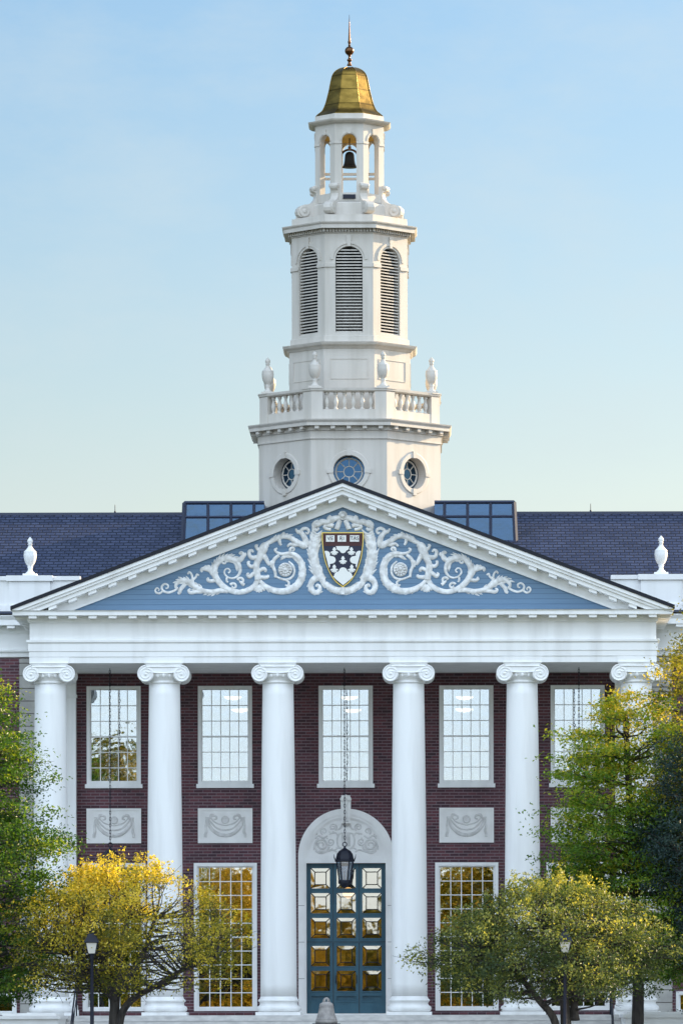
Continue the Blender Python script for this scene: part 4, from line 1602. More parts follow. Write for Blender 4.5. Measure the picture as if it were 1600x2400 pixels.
def arch_trim(mb, k, a_, ow, zs, w0, w1, proud, imp0, imp1, zkey):
    T = face_T(k, a_)
    n = 18
    for i in range(n):
        t0, t1 = pi * i / n, pi * (i + 1) / n
        p4 = [((ow + w0) * math.cos(t0), zs + (ow + w0) * math.sin(t0)), ((ow + w1) * math.cos(t0), zs + (ow + w1) * math.sin(t0)),
              ((ow + w1) * math.cos(t1), zs + (ow + w1) * math.sin(t1)), ((ow + w0) * math.cos(t1), zs + (ow + w0) * math.sin(t1))]
        mb.prism(p4, -proud, .01, 0, lambda x, y, z: T(x, y, z))
    hw = a_ * t22
    for sx in (-1, 1):
        e0, e1 = sorted((sx * (ow + .0), sx * (hw + proud * .4)))
        mb.box(e0, e1, -proud * 1.35, .01, imp0, imp1, 0, lambda x, y, z: T(x, y, z))
    mb.prism([(-.05, zs + ow - .01), (.05, zs + ow - .01), (.075, zkey), (-.075, zkey)], -proud * 1.9, .01, 0, lambda x, y, z: T(x, y, z))


# belfry
a3 = 1.85
F = MB()
zs3 = tz(608, a3); ow3 = .43
zb0, zb1 = tz(787, 1.88), tz(547, a3)
F.octo([(1.90, tz(801, 1.9)), (1.90, zb0), (a3 + .001, zb0 + .02)])
for k in range(8):
    arch_wall(F, k, a3, zb0, zb1, ow3, tz(779, a3), zs3, .20)
    arch_trim(F, k, a3, ow3, zs3, .075, .16, .03, tz(625.5, a3), tz(617, a3), zs3 + .78)
F.octo([(a3 + .001, zb1), (a3 + .045, zb1 + .015), (a3 + .045, zb1 + .03), (a3 + .005, zb1 + .032), (a3 + .005, zb1 + .16), (a3 + .13, zb1 + .17), (a3 + .13, tz(534, 2.0)), (2.10, tz(533.5, 2.1)), (2.10, tz(525, 2.1)), (2.15, tz(521, 2.13)), (2.16, tz(518, 2.15)), (1.845, tz(517, 2.1)), (1.845, tz(502, 1.845)), (1.0, tz(501.5, 1.845))])
zt0 = zb1 + .02
for k in range(8):
    T = face_T(k, a3 + .045)
    for i in range(17):
        u = (-8 + i) * .098
        F.box(u - .024, u + .024, -.065, .045, zt0 + .025, zt0 + .139, 0, lambda x, y, z, T=T: T(x, y, z))
bel = F.build('belfry', M['cream'], TOW, fix=False)
for k in range(8):
    L = MB()
    T = face_T(k, a3)
    z = tz(779, a3) + .03
    while z < zs3 + ow3 - .03:
        h = z - zs3
        w_ = ow3 - .012 if h <= 0 else math.sqrt(max(0, (ow3 - .012) ** 2 - h * h))
        if w_ > .05:
            vs = [T(-w_, .045, z - .022), T(w_, .045, z - .022), T(w_, .045, z + .012), T(-w_, .045, z + .012), T(-w_, .125, z + .022), T(w_, .125, z + .022), T(w_, .125, z + .034), T(-w_, .125, z + .034)]
            L.add(vs, [(0, 1, 2, 3), (3, 2, 6, 7), (0, 4, 5, 1), (4, 7, 6, 5), (0, 3, 7, 4), (1, 5, 6, 2)])
        z += .0965
    L.build('louvre', M['cream'], bel)
L = MB(); L.octo([(a3 - .22, zb0), (a3 - .22, zb1 + .1)])
L.build('inner_lining', M['louvback'], bel)

# open lantern
a4 = 1.10
N = MB()
zn0, zn1 = tz(471, a4), tz(289, a4)
zs4 = tz(329, a4); ow4 = .232
N.octo([(1.24, tz(502.5, 1.2)), (1.24, tz(476, 1.2)), (1.16, tz(471.5, 1.2)), (.86, zn0)])
for k in range(8):
    arch_wall(N, k, a4, zn0, zn1, ow4, tz(451, a4), zs4, .20)
    arch_trim(N, k, a4, ow4, zs4, .03, .075, .018, tz(336, a4), tz(331, a4), zs4 + .40)
N.octo([(a4, zn1), (a4 + .04, zn1 + .012), (a4 + .10, tz(286, 1.2)), (1.26, tz(283, 1.25)), (1.30, tz(280, 1.3)), (1.32, tz(277, 1.31)), (1.10, tz(275.5, 1.3)), (1.10, tz(265, 1.1)), (1.02, tz(264, 1.1))])
lan = N.build('lantern', M['cream'], TOW, fix=False)
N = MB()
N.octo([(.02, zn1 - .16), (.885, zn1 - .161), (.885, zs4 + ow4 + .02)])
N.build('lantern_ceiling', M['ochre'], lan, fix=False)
N = MB()                                       # cross beams below the bell
for py in (408.5, 419.5):
    z = tz(py, 0)
    N.box(-.95, .95, -.06, .06, z - .035, z + .035)
N.build('bell_frame', M['cream'], lan)
N = MB()
T = face_T(0, a4)
N.box(-.20, .20, -.06, .02, tz(466, a4), tz(456, a4), 0, lambda x, y, z: T(x, y, z))
N.build('floodlight_box', M['black'], lan)
# scroll consoles on the corners
def RZ(X, Y):
    return (748 - X) / 302.2, zat(Y / 4.48, TY - .45, 818)
cons = [(402, 1962), (375, 1955), (350, 1968), (340, 1990), (346, 2012), (362, 2022), (382, 2030), (388, 2060), (378, 2095), (352, 2130), (310, 2155), (262, 2162), (222, 2178), (196, 2208), (188, 2240), (196, 2272), (222, 2292), (402, 2292)]
cp = [RZ(*q) for q in cons]
for k in range(8):
    s = MB()
    CT = corner_T(k)
    s.prism(cp, -.12, .12, 0, lambda x, y, z: CT(x, y, z))
    vx, vz = RZ(262, 2232)
    s.lathe([(.001, -.155), (.05, -.165), (.06, -.15), (.12, -.15), (.15, -.16), (.185, -.15), (.19, -.12), (.19, .12), (.185, .15), (.15, .16), (.12, .15), (.06, .15), (.05, .165), (.001, .155)], seg=20,
            T=lambda x, y, z: CT(vx + x, z, vz + y))
    vx2, vz2 = RZ(365, 1985)
    s.lathe([(.001, -.14), (.07, -.15), (.078, -.12), (.078, .12), (.07, .15), (.001, .14)], seg=14, T=lambda x, y, z: CT(vx2 + x, z, vz2 + y))
    s.build('scroll_console', M['cream'], lan)

# gilded dome
G = MB()
dp = [(350, 1224), (342, 1212), (318, 1190), (285, 1160), (262, 1115), (243, 1060), (228, 1000), (214, 945), (204, 890), (195, 845), (186, 805), (175, 772), (158, 745), (137, 724), (112, 707), (84, 694), (52, 686), (24, 682)]
sm = spline([(q[0], q[1]) for q in dp], 3)
prof = [(q[0] / 4.48 / 73.0, zat(q[1] / 4.48, TY - .45, 817)) for q in sm]
G.octo(prof)
dome = G.build('dome', M['gold'], TOW)
s = MB()
for k in range(8):
    CT = corner_T(k)
    s.tube([CT(q[0] / math.cos(pi / 8) + .004, 0, q[1]) for q in prof[:-3]], .012, 5)
s.build('dome_rib', M['gold'], dome)
s = MB()
fz = lambda Y: zat(Y / 4.48, TY, 817)
fp = [(26, 690), (24, 678), (16, 668), (14, 650), (22, 640), (28, 630), (20, 622), (13, 614), (10, 598), (14, 585), (20, 580)]
fr = [(x_ / 4.48 / 72.7, fz(y_)) for x_, y_ in fp]
bc = 535
for i in range(11):
    an = -pi / 2 * .88 + pi * .94 * i / 10
    fr.append((48 * math.cos(an) / 4.48 / 72.7, fz(bc - 47 * math.sin(an))))
fr += [(x_ / 4.48 / 72.7, fz(y_)) for x_, y_ in ((14, 486), (10, 470), (13, 455), (18, 440), (12, 428), (11, 400), (8, 330), (5, 250), (1.5, 155))]
s.lathe(fr, seg=18)
s.build('finial', M['finial'], TOW)

# bell hanging in the lantern
BELL = empty('bell', (0, TY, tz(393, 0)), 'dark bronze bell hanging in the open lantern under the gilded dome', 'bell')
s = MB()
s.lathe([(.235, 0), (.235, .02), (.215, .05), (.185, .12), (.165, .22), (.155, .34), (.145, .42), (.11, .48), (.05, .51), (.001, .515)], seg=28)
s.build('bell_body', M['bronze'], BELL)
s = MB()
s.tube([(.27 * math.cos(pi * i / 12), 0, .36 + .22 * math.sin(pi * i / 12)) for i in range(13)], .035, 8)
s.box(-.05, .05, -.05, .05, .55, .68)
s.tube([(0, 0, .66), (0, 0, 1.35)], .02, 6)
s.build('yoke', M['finial'], BELL)

# ================================================================== URNS
UP = [(50, 1280), (50, 1270), (34, 1266), (30, 1258), (16, 1245), (14, 1228), (20, 1216), (15, 1212), (26, 1202), (36, 1180), (42, 1155), (43, 1132), (40, 1122), (42, 1116), (36, 1110), (26, 1100), (15, 1085), (11, 1070), (18, 1064), (12, 1058), (19, 1048), (18, 1038), (11, 1027), (1, 1015)]


def make_urn(name, h):
    k_ = h / 265
    u = MB()
    u.lathe([(a_ * k_, (1266 - b_) * k_ + .0) for a_, b_ in UP[2:]], seg=24)
    u.box(-46 * k_, 46 * k_, -46 * k_, 46 * k_, -14 * k_, 1 * k_)
    return u, 14 * k_


u, uo = make_urn('urn', 1.19)
ur = 2.83
u0 = None
names = {0: 'white urn finial on the front right corner of the tower balustrade', 7: 'white urn finial on the front left corner of the tower balustrade, blending into the drum',
         1: 'white urn finial on the right end of the tower balustrade, sunlit edge', 6: 'shaded white urn finial on the left end of the tower balustrade',
         2: 'white urn finial half hidden behind the right end urn of the tower', 5: 'white urn finial half hidden behind the left end urn of the tower',
         3: 'white urn finial on the rear right corner of the tower balustrade, hidden by the drum', 4: 'white urn finial on the rear left corner of the tower balustrade, hidden by the drum'}
for k in (0, 1, 2, 5, 6, 7):
    q = corner_T(k)(ur, 0, BZ3 + .012 + uo)
    if u0 is None:
        o = u0 = u.build('urn_finial', M['cream'])
    else:
        o = u0.copy(); COL.objects.link(o)
    o.location = (q[0], q[1] + TY, q[2])
    tag(o, names[k], 'urn', 'urn finials on the tower balustrade')
for sx, lb in ((-1, 'large white urn on the parapet pedestal left of the pediment, against slate roof'), (1, 'large white urn on the parapet pedestal right of the pediment, against slate roof')):
    o = u0.copy(); o.data = u0.data.copy(); o.data.materials.clear(); o.data.materials.append(M['white']); COL.objects.link(o)
    o.location = (sx * 9.52, YW + .45, zp(1351) + uo)
    o.scale = (1.02, 1.02, 1.0)
    tag(o, lb, 'urn', 'urns on the roof parapet')

# lightning rods on the ridge
for px, lb in ((270, 'thin lightning rod on the slate ridge left of the tower'), (1383, 'thin lightning rod on the slate ridge right of the tower')):
    x, _ = at(px, 1190, YRG)
    s = MB(); s.lathe([(.03, 0), (.03, .05), (.012, .06), (.010, .24), (.004, .27)], seg=8)
    o = s.build('lightning_rod', M['black'], None, (x, YRG, ZRG + .034)); tag(o, lb, 'lightning rod', 'lightning rods on the roof ridge')


# ================================================================== HANGING LANTERNS
def make_hanging():
    root = empty('hanging_lantern', (0, 2.0, 0))
    z = lambda Y: zat(1840 + Y / 4.2, 2.0)
    kk = 1 / 4.2 / 79
    s = MB()
    zt_ = zA + .02
    zr = z(583)
    # chain: alternate links
    zc = zr + .05; i = 0
    while zc < zt_ - .02:
        pts = []
        for j in range(13):
            an = 2 * pi * j / 12
            w_, h_ = .022 * math.cos(an), .06 * math.sin(an)
            pts.append((w_, 0, zc + .05 + h_) if i % 2 else (0, w_, zc + .05 + h_))
        s.tube(pts, .0085, 4)
        zc += .095; i += 1
    s.build('chain', M['black'], root)
    s = MB()
    s.tube([(.06 * math.cos(2 * pi * j / 20), 0, zr + .06 * math.sin(2 * pi * j / 20)) for j in range(21)], .014, 6)
    cap = [(8, 600), (14, 622), (30, 632), (58, 650), (78, 678), (86, 715), (90, 735), (98, 740), (98, 752), (85, 757)]
    s.lathe([(a_ * kk, z(b_)) for a_, b_ in cap], seg=6, smooth=False)
    for j in range(6):
        an = 2 * pi * j / 6
        r_ = 92 * kk
        s.tube([(r_ * math.cos(an), r_ * math.sin(an), z(740)), ((r_ + .035) * math.cos(an), (r_ + .035) * math.sin(an), z(715)), ((r_ + .05) * math.cos(an), (r_ + .05) * math.sin(an), z(680))], [.02, .016, .005], 5)
    s.build('cap', M['black'], root)
    s = MB()
    for j in range(6):
        an = 2 * pi * j / 6
        s.tube([(82 * kk * math.cos(an), 82 * kk * math.sin(an), z(757)), (55 * kk * math.cos(an), 55 * kk * math.sin(an), z(942))], .020, 5)
    s.lathe([(62 * kk, z(935)), (66 * kk, z(945)), (64 * kk, z(968)), (40 * kk, z(985)), (28 * kk, z(1005)), (10 * kk, z(1012))], seg=6, smooth=False)
    s.build('frame', M['black'], root)
    s = MB()
    s.lathe([(80 * kk, z(757)), (54 * kk, z(940))], seg=6, smooth=False)
    s.build('lantern_glass', M['lampglass'], root)
    s = MB()
    for j in range(3):
        an = 2 * pi * j / 3
        s.lathe([(.016, z(935)), (.016, z(850)), (.004, z(835))], (.05 * math.cos(an), .05 * math.sin(an), 0), 8)
    s.build('candle_tube', M['frost'], root)
    return root


h0 = make_hanging()
for x, lb in ((0.0, 'black hanging lantern on a long chain in front of the blue door'), (-6.95, 'black hanging lantern on a chain between the two leftmost columns, partly behind the yellow tree'),
              (6.95, 'black hanging lantern on a chain between the two rightmost columns, behind the trees')):
    o = h0 if x == 0 else copy_tree(h0)
    o.location = (x, 2.0, 0)
    tag(o, lb, 'hanging lantern', 'lanterns hanging in the portico')

# lit ceiling bowls seen through the upper windows and the globe behind the door
lb = MB(); lb.lathe([(.001, 0), (.12, .012), (.22, .045), (.27, .09), (.27, .10), (.001, .10)], seg=24)
b0 = None
LP = [((560, 1), (1641, 2.0)), ]
for px, py, y, lbl in ((546, 1641, 6.5, 'lit ceiling bowl upper of two in the window left of centre'), (562, 1670, 7.6, 'lit ceiling bowl lower of two in the window left of centre'),
                       (818, 1641, 6.5, 'lit ceiling bowl upper of two in the centre upper window'), (826, 1671, 7.6, 'lit ceiling bowl lower of two in the centre upper window'),
                       (1088, 1641, 6.5, 'lit ceiling bowl upper of two in the window right of centre'), (1087, 1669, 7.6, 'lit ceiling bowl lower of two in the window right of centre')):
    x, z = at(px, py, y)
    if b0 is None:
        o = b0 = empty('ceiling_lamp', (x, y, z))
        lb.build('bowl', M['bulb'], o)
        s = MB(); s.tube([(0, 0, .10), (0, 0, 10.58 - z)], .012, 6); s.build('stem', M['black'], o)
    else:
        o = copy_tree(b0, None, (x, y, z))
        for ch in o.children:
            if ch.name.startswith('stem'):
                ch.scale = (1, 1, 1)
                me = ch.data.copy(); ch.data = me
                for v in me.vertices:
                    if v.co.z > .2: v.co.z = 10.58 - z
    tag(o, lbl, 'ceiling lamp', 'lit ceiling lamps behind the upper windows')
x, z = at(660 + 655 / 4.2, 1840 + 1060 / 4.2, 6.0)
GL = empty('globe_lamp', (x, 6.0, z), 'glowing amber globe lamp seen through the blue door glass', 'globe lamp')
s = MB(); s.ball((0, 0, 0), .17, 0, 20, 14); s.build('globe', M['globe'], GL)
s = MB(); s.tube([(0, 0, .165), (0, 0, 5.58 - z)], .012, 6); s.build('stem', M['black'], GL)


# ================================================================== STREET LAMPS
def make_lamp():
    root = empty('street_lamp', (0, 0, GZ))
    H = lambda z: z - GZ
    s = MB()
    s.lathe([(.16, 0), (.16, .12), (.12, .2), (.11, .55), (.075, .62), (.065, .9), (.055, 1.0), (.042, H(1.45)), (.06, H(1.48)), (.045, H(1.52)), (.09, H(1.58)), (.10, H(1.60))], seg=16)
    p_ = s.build('post', M['black'], root)
    s = MB()
    zb_, zt_ = H(1.60), H(1.885)
    for j in range(4):
        an = pi / 4 + pi / 2 * j
        s.tube([(.135 * math.cos(an), .135 * math.sin(an), zb_), (.215 * math.cos(an), .215 * math.sin(an), zt_)], .012, 5)
    s.lathe([(.25, zt_ - .005), (.275, zt_ + .005), (.27, zt_ + .025), (.20, zt_ + .12), (.12, zt_ + .235), (.09, zt_ + .24), (.09, zt_ + .28), (.115, zt_ + .29), (.05, zt_ + .33), (.015, zt_ + .345), (.008, zt_ + .40)], seg=4, smooth=False, off=pi / 4)
    s.build('lamp_head', M['black'], root)
    s = MB()
    s.lathe([(.125, zb_ + .003), (.205, zt_ - .008)], seg=4, smooth=False, off=pi / 4)
    s.build('lamp_glass', M['frost'], root)
    return root


l0 = make_lamp()
for px, lbl in ((216, 'black post lamp with frosted glass in front of the yellow tree'), (1323, 'black post lamp with frosted glass in front of the grey-green tree')):
    x, _ = at(px, 2300, -16.5)
    o = l0 if px == 216 else copy_tree(l0)
    o.location = (x, -16.5, GZ)
    tag(o, lbl, 'street lamp', 'lamps along the lawn')

# ================================================================== STONE BELL, HANDRAILS
yb = -8.0
x, _ = at(764.8, 2390, yb)
BM = empty('bell_monument', (x, yb, GZ), 'grey stone bell standing on a plinth before the door steps', 'monument')
z = lambda Y: zat(1840 + Y / 4.2, yb) - GZ
kk = .88 / 4.2 / 84.5
s = MB()
s.lathe([(122 * kk, z(2345)), (122 * kk, z(2325)), (112 * kk, z(2300)), (98 * kk, z(2260)), (86 * kk, z(2215)), (78 * kk, z(2178)), (77 * kk, z(2165)), (70 * kk, z(2150)), (52 * kk, z(2142)), (44 * kk, z(2133)), (.001, z(2132))], seg=32)
for r0, Y in ((114, 2303), (80, 2182)):
    s.lathe([((r0 - 3) * kk, z(Y + 5)), ((r0 + 4) * kk, z(Y)), ((r0 - 4) * kk, z(Y - 5))], seg=32)
s.build('stone_bell', M['bellstone'], BM)
s = MB()
for an in (0, pi / 3, 2 * pi / 3):
    pts = []
    for j in range(13):
        t = pi * j / 12
        rr_ = 34 * kk * math.cos(t)
        pts.append((rr_ * math.cos(an), rr_ * math.sin(an), z(2134) + 44 * kk * math.sin(t)))
    s.tube(pts, 8 * kk, 6)
s.build('crown_loop', M['bellstone'], BM)
s = MB(); s.box(-.48, .48, -.48, .48, .0, z(2362)); s.box(-.38, .38, -.38, .38, z(2362), z(2346))
s.build('plinth', M['black'], BM)


def make_rail():
    root = empty('handrail', (0, 0, 0))
    s = MB()
    s.tube([(0, -1.05, .92), (0, -1.35, .92), (0, -4.0, -.58), (0, -4.3, -.58)], .025, 8)
    s.tube([(0, -1.05, .45), (0, -1.35, .45), (0, -4.0, -1.05)], .016, 6)
    s.build('rail', M['black'], root)
    for y_, z0, z1 in ((-1.1, -.01, .92), (-2.6, -.90, .21), (-4.05, GZ, -.59)):
        s = MB(); s.tube([(0, y_, z0), (0, y_, z1)], .022, 6); s.build('post', M['black'], root)
    return root


hr = make_rail()
for x, lbl in ((-7.75, 'black iron handrail on the left end of the stone steps'), (7.75, 'black iron handrail on the right end of the stone steps')):
    o = hr if x < 0 else copy_tree(hr)
    o.location = (x, 0, 0)
    tag(o, lbl, 'handrail', 'handrails on the portico steps')


# ================================================================== TREES
def leaves_object(name, cen, nrm, size, hue, mat, parent, aspect=.55, rs=None):
    """one mesh of folded leaf shapes at centres cen (n,3)"""
    rs = rs or np.random.RandomState(1)
    n = len(cen)
    nrm = nrm / (np.linalg.norm(nrm, axis=1, keepdims=True) + 1e-9)
    t = rs.normal(size=(n, 3)); t -= nrm * np.sum(t * nrm, axis=1, keepdims=True)
    t /= (np.linalg.norm(t, axis=1, keepdims=True) + 1e-9)
    b = np.cross(nrm, t)
    L = size[:, None]
    fold = nrm * L * .16
    v0 = cen - t * L * .5
    v1 = cen + b * L * .5 * aspect + fold - t * L * .05
    v2 = cen + t * L * .5
    v3 = cen - b * L * .5 * aspect + fold - t * L * .05
    V = np.stack([v0, v1, v2, v3], 1).reshape(-1, 3).astype(np.float32)
    me = bpy.data.meshes.new(name)
    me.vertices.add(4 * n); me.vertices.foreach_set('co', V.ravel())
    idx = np.arange(4 * n, dtype=np.int32).reshape(n, 4)
    tri = np.concatenate([idx[:, [0, 1, 2]], idx[:, [0, 2, 3]]], 1).reshape(-1, 3)
    me.loops.add(tri.size); me.loops.foreach_set('vertex_index', tri.ravel())
    me.polygons.add(2 * n)
    me.polygons.foreach_set('loop_start', np.arange(0, tri.size, 3, dtype=np.int32))
    me.polygons.foreach_set('loop_total', np.full(2 * n, 3, dtype=np.int32))
    at_ = me.attributes.new('hue', 'FLOAT', 'FACE')
    at_.data.foreach_set('value', np.repeat(np.clip(hue, 0, 1), 2).astype(np.float32))
    me.update(calc_edges=True)
    me.materials.append(mat)
    o = bpy.data.objects.new(name, me); COL.objects.link(o)
    if parent: o.parent = parent
    return o


def make_tree(name, label, cat, group, base, trunk, rfun, zr, ncl, per, leaf, mat, seed, spread=(.42, .42, .26), hue_mu=.5, hue_top=.0,
              shell=.55, limb_r=.05, clump_hue=.22, twigs=0, ox=0.0, up=.6, aspect=.55, trunk_r=.14, wob=.22, keep=None, shoots=0):
    """trunk: list of stems, each a list of local (x,y,z); rfun(z) envelope radius; zr=(zmin,zmax) of the crown (local z)"""
    rs = np.random.RandomState(seed)
    root = empty(name, base, label, cat, group)
    # clumps
    C, tries = [], 0
    ph = rs.rand(6) * 6.28
    while len(C) < ncl and tries < ncl * 60:
        tries += 1
        z = zr[0] + (zr[1] - zr[0]) * rs.rand()
        R_ = rfun(z)
        if R_ <= 0.02: continue
        if rs.rand() > (R_ / max(1e-6, max(rfun(zr[0] + (zr[1] - zr[0]) * q) for q in (.1, .3, .5, .7, .9)))) ** 1.2: continue
        a_ = rs.rand() * 2 * pi
        Rw = R_ * (1 + wob * math.sin(3 * a_ + ph[0] + z * 1.1) * .6 + wob * math.sin(5 * a_ + ph[1] - z * 2.0) * .5)
        r_ = Rw * (shell + (1 - shell) * rs.rand()) if rs.rand() < .72 else Rw * math.sqrt(rs.rand()) * .85
        C.append((ox + r_ * math.cos(a_), r_ * math.sin(a_), z + rs.normal() * .08))
    C = np.array(C)
    # trunk and limbs
    t = MB()
    stems = []
    for st in trunk:
        q = spline(st, 6)
        rad = [trunk_r * (1 - .62 * i / (len(q) - 1)) * (1 if st is trunk[0] else .7) for i in range(len(q))]
        rad[0] *= 1.25
        t.tube([tuple(p_) for p_ in q], rad, 10)
        stems += [(np.array(p_), r_) for p_, r_ in zip(q, rad)]
    SP = np.array([p_ for p_, _ in stems])
    order = rs.permutation(len(C))
    nl = min(len(C), 90 if twigs == 0 else twigs)
    for ci in order[:nl]:
        c = C[ci]
        d = np.linalg.norm(SP - c, axis=1) + np.maximum(0, SP[:, 2] - c[2] + .1) * 3
        j = int(np.argmin(d)); p0, r0 = stems[j]
        mid = p0 * .5 + c * .5 + np.array((rs.normal() * .12, rs.normal() * .12, rs.rand() * .15 - .12))
        q = spline([p0, mid, c], 4)
        rr_ = min(r0 * .6, limb_r * (.6 + .8 * rs.rand()))
        t.tube([tuple(p_) for p_ in q], [rr_ * (1 - .85 * i / (len(q) - 1)) for i in range(len(q))], 5)
        for _ in range(3):
            e = c + rs.normal(size=3) * np.array(spread) * 1.0
            m2 = q[-3] if len(q) > 3 else p0
            t.tube([tuple(m2), tuple((m2 + e) / 2 + rs.normal(size=3) * .05), tuple(e)], [rr_ * .35, rr_ * .22, .003], 4)
    t.build('trunk', M['bark'], root, fix=False)
    # leaves
    n = len(C) * per
    ci = np.repeat(np.arange(len(C)), per)
    sc = (.75 + .5 * rs.rand(len(C)))[ci][:, None]
    off = rs.normal(size=(n, 3)) * np.array(spread) * sc * .62
    P_ = C[ci] + off
    if shoots:                       # upright leafy shoots on the top of the crown
        tops = C[np.argsort(-(C[:, 2] + rs.rand(len(C)) * .8))[:shoots]]
        m_ = 46
        si = np.repeat(np.arange(len(tops)), m_)
        tt = rs.rand(len(si))
        P2 = tops[si] + np.stack([rs.normal(size=len(si)) * .055, rs.normal(size=len(si)) * .055, tt * (.22 + .38 * rs.rand(len(tops)))[si]], 1)
        P_ = np.concatenate([P_, P2]); ci = np.concatenate([ci, np.zeros(len(si), int)]); n = len(P_)
    if keep is not None:
        kk_ = rs.rand(n) < keep(P_)
        P_ = P_[kk_]; ci = ci[kk_]; n = len(P_)
    ax = np.array((ox, 0, (zr[0] + zr[1]) / 2 - .5))
    outw = P_ - ax; outw /= np.linalg.norm(outw, axis=1, keepdims=True) + 1e-6
    nr = rs.normal(size=(n, 3)) * .8 + outw * .35 + np.array((0, 0, up))
    hz = (P_[:, 2] - zr[0]) / (zr[1] - zr[0])
    hue = hue_mu + rs.normal(size=n) * .13 + (rs.normal(size=len(C)) * clump_hue)[ci] + hue_top * (hz - .5)
    sz = leaf * (.6 + .8 * rs.rand(n))
    leaves_object('crown', P_, nr, sz, hue, mat, root, aspect, rs)
    return root


# small tree, left: broad umbrella crown turning yellow
yt = -14.0
xb, _ = at(268, 2400, yt)
zg = -GZ
loc = lambda px, py: (lambda q: (q[0] - xb, q[1] - GZ))(at(px, py, yt))
cxl = loc(294, 2200)[0]
ztop = loc(300, 2000)[1]; zbot = loc(300, 2318)[1]


def r_small(rm, zb_, zt_):
    def f(z):
        t_ = (z - zb_) / (zt_ - zb_)
        if t_ < 0 or t_ > 1: return 0
        return rm * (math.sin(pi * min(1, (t_ * .80 + .26))) ** .62) * (1 if t_ > .16 else .93)
    return f


L3 = lambda px, py, dy=0: (loc(px, py)[0], dy, loc(px, py)[1])
make_tree('ornamental_tree', 'small spreading tree with golden yellow crown behind the left post lamp', 'tree', 'small trees on the lawn', (xb, yt, GZ),
          [[(0, 0, 0), L3(268, 2395), L3(272, 2330), L3(278, 2250, .2), L3(300, 2150, .1)],
           [(.12, 0, 0), L3(282, 2395, -.1), L3(310, 2345, -.3), L3(370, 2310, -.5), L3(430, 2275, -.7), L3(500, 2250, -.5)],
           [L3(270, 2345), L3(240, 2300, -.2), L3(190, 2250, -.6), L3(130, 2220, -.6)],
           [L3(272, 2330), L3(330, 2240, .6), L3(360, 2150, .9)],
           [L3(272, 2330), L3(230, 2220, .8), L3(190, 2130, 1.2)]],
          r_small(3.32, zbot, ztop), (zbot, ztop), 470, 80, .078, M['leaf_gold'], 11, keep=lambda P: np.where((P[:, 0] > cxl + .6) & (P[:, 2] < ztop - .8), np.where(P[:, 0] > cxl + 1.9, .8, .30), np.where(P[:, 2] < ztop - 2.6, .6, 1.0)), shoots=60, spread=(.31, .31, .20), hue_mu=.52, hue_top=.45, shell=.5, limb_r=.03, twigs=300, ox=cxl, trunk_r=.17, up=.3)

xb2, _ = at(1325, 2400, yt)
xb = xb2
cxr = loc(1290, 2200)[0]
ztop2 = loc(1285, 2045)[1]; zbot2 = loc(1285, 2330)[1]
make_tree('ornamental_tree', 'small spreading tree with grey-green crown behind the right post lamp', 'tree', 'small trees on the lawn', (xb2, yt, GZ),
          [[(0, 0, 0), L3(1325, 2395), L3(1318, 2320), L3(1300, 2240), L3(1290, 2160)],
           [(-.15, 0, 0), L3(1300, 2398, -.2), L3(1262, 2345, -.4), L3(1225, 2300, -.5), L3(1195, 2270, -.5), L3(1140, 2240, -.5)],
           [L3(1345, 2390), L3(1350, 2320, .2), L3(1400, 2240, .4), L3(1450, 2200, .5)],
           [L3(1318, 2320), L3(1350, 2240, -.5), L3(1380, 2160, -.8)]],
          r_small(3.3, zbot2, ztop2), (zbot2, ztop2), 520, 94, .078, M['leaf_mixed'], 23, shoots=30, spread=(.32, .32, .20), hue_mu=.40, hue_top=.42, shell=.5, limb_r=.03, twigs=300, ox=cxr, trunk_r=.17, up=.3)


def r_cone(pts):
    zs = [p_[0] for p_ in pts]; rs_ = [p_[1] for p_ in pts]
    return lambda z: float(np.interp(z, zs, rs_)) if zs[0] <= z <= zs[-1] else 0.0


# tall green tree at the left edge
yt2 = -12.5
xb, _ = at(-75, 2300, yt2)
H = lambda py: zat(py, yt2, 60) - GZ
Rr = lambda px: (at(px, 2000, yt2)[0] - xb)
make_tree('maple_tree', 'tall leafy green tree at the left edge before the first column', 'tree', 'tall trees flanking the portico', (xb, yt2, GZ),
          [[(0, 0, 0), (.05, 0, 3), (0, .1, 6), (.05, 0, 10.6)]],
          r_cone([(H(2345), 2.2), (H(2250), 2.9), (H(2010), 3.05), (H(1960), 2.95), (H(1900), 2.55), (H(1780), 2.3), (H(1690), 1.55), (H(1600), .95), (H(1540), .4)]), (H(2345), H(1540)), 600, 110, .092, M['leaf_green'], 31,
          spread=(.46, .46, .16), hue_mu=.22, hue_top=.20, shell=.45, limb_r=.035, trunk_r=.2, up=.8, twigs=160)

# golden green tree before the sixth column
yt3 = -7.5
xb, _ = at(1490, 2300, yt3)
H = lambda py: zat(py, yt3, 1480) - GZ
make_tree('maple_tree', 'bushy lime green tree with golden top before the sixth column', 'tree', 'tall trees flanking the portico', (xb, yt3, GZ),
          [[(0, 0, 0), (.05, 0, 3), (-.1, .1, 6), (-.3, 0, 10.0)]],
          r_cone([(H(2300), 2.0), (H(2180), 2.7), (H(1990), 2.75), (H(1900), 2.55), (H(1800), 2.05), (H(1720), 1.75), (H(1660), 1.1), (H(1622), .35)]), (H(2300), H(1622)), 600, 110, .092, M['leaf_lime'], 43,
          spread=(.44, .44, .16), hue_mu=.34, hue_top=.50, shell=.5, limb_r=.035, trunk_r=.19, up=.8, twigs=160)
yt4 = -7.0
xb, _ = at(1665, 2300, yt4)
H = lambda py: zat(py, yt4, 1600) - GZ
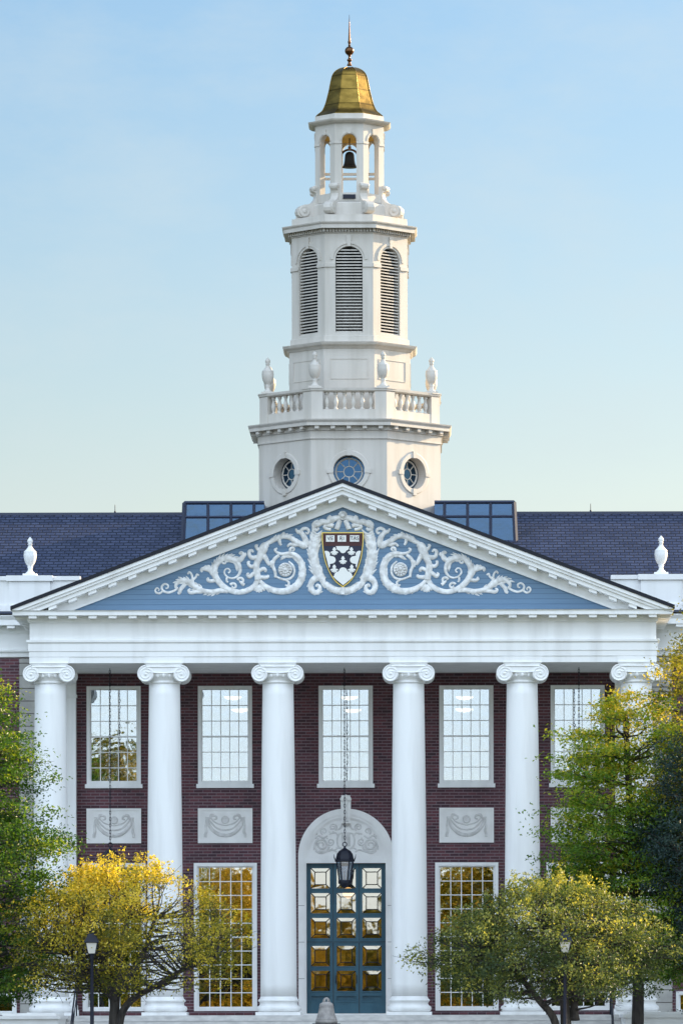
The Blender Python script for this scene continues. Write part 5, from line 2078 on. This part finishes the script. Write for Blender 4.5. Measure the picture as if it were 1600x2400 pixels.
make_tree('maple_tree', 'tallest golden tree cut by the right edge of the picture', 'tree', 'tall trees flanking the portico', (xb, yt4, GZ),
          [[(0, 0, 0), (.05, 0, 3), (0, .1, 7), (0, 0, 13.2)]],
          r_cone([(H(2250), 2.3), (H(2000), 2.6), (H(1800), 2.2), (H(1640), 1.95), (H(1560), 1.45), (H(1470), 1.0), (H(1380), .3)]), (H(2250), H(1380)), 420, 105, .096, M['leaf_gold'], 57,
          spread=(.44, .44, .18), hue_mu=.40, hue_top=.4, shell=.55, limb_r=.035, trunk_r=.2, up=.8, twigs=120)
# dark blue-green tree, nearer, right edge
yt5 = -9.8
xb, _ = at(1625, 2300, yt5)
H = lambda py: zat(py, yt5, 1560) - GZ
make_tree('pine_tree', 'dark blue-green tree in shade at the right edge', 'tree', None, (xb, yt5, GZ),
          [[(0, 0, 0), (.02, 0, 3), (0, .05, 6), (.1, 0, 8.6)]],
          r_cone([(H(2240), .5), (H(2140), .7), (H(2060), 1.25), (H(1950), 1.65), (H(1870), 1.1), (H(1800), 1.35), (H(1745), .9), (H(1700), .3)]), (H(2240), H(1690)), 260, 70, .11, M['leaf_dark'], 61,
          spread=(.36, .36, .20), hue_mu=.5, shell=.5, limb_r=.03, trunk_r=.16, up=.5, aspect=.3, twigs=90)

# low dark shrubs against the wings
for px, lbl, sd_ in ((12, 'low dark shrub at the foot of the left wing', 3), (1592, 'low dark shrub at the foot of the right wing', 4)):
    x, z_ = at(px, 2400, -2.0)
    make_tree('shrub', lbl, 'shrub', 'shrubs at the wall foot', (x, -2.0, GZ), [[(0, 0, 0), (0, 0, .9)]],
              r_cone([(.1, .5), (.6, .8), (1.2, .6), (1.55, .2)]), (.1, 1.55), 60, 60, .09, M['leaf_dark'], sd_, spread=(.22, .22, .16), trunk_r=.05, twigs=30, limb_r=.02)

# autumn trees across the lawn behind the photographer, mirrored in the window glass
far = [(-17.4, -168, 19.0, 4.8, .36), (-10.4, -176, 11.8, 3.8, .6), (-3.6, -180, 8.2, 3.0, .65), (0.9, -188, 7.4, 2.8, .6), (5.2, -176, 12.2, 3.6, .6), (19.8, -170, 12.5, 4.0, .55), (12.9, -172, 16.6, 3.0, .08), (-26, -176, 15.0, 4.5, .5)]
far_lab = ['tallest golden tree far across the lawn at the west end', 'round orange tree across the lawn beside the tallest golden one', 'low amber tree across the lawn left of the middle', 'lowest amber tree across the lawn opposite the door',
           'round golden tree across the lawn right of the middle', 'broad golden tree across the lawn beyond the tall green one', 'tall green tree across the lawn at the east side', 'broad ochre tree across the lawn at the west corner']
for i, (x, y, h, r_, hm) in enumerate(far):
    make_tree('autumn_tree', far_lab[i], 'tree', 'autumn trees across the lawn', (x, y, GZ), [[(0, 0, 0), (.1, 0, h * .4), (0, 0, h * .9)]],
              r_cone([(.8, r_ * .55), (h * .3, r_), (h * .6, r_ * .95), (h * .85, r_ * .72), (h, r_ * .22)]), (.8, h), 300, 130, .33, M['leaf_far'], 100 + i,
              spread=(.9, .9, .55), hue_mu=hm, trunk_r=.25, limb_r=.07, twigs=50)
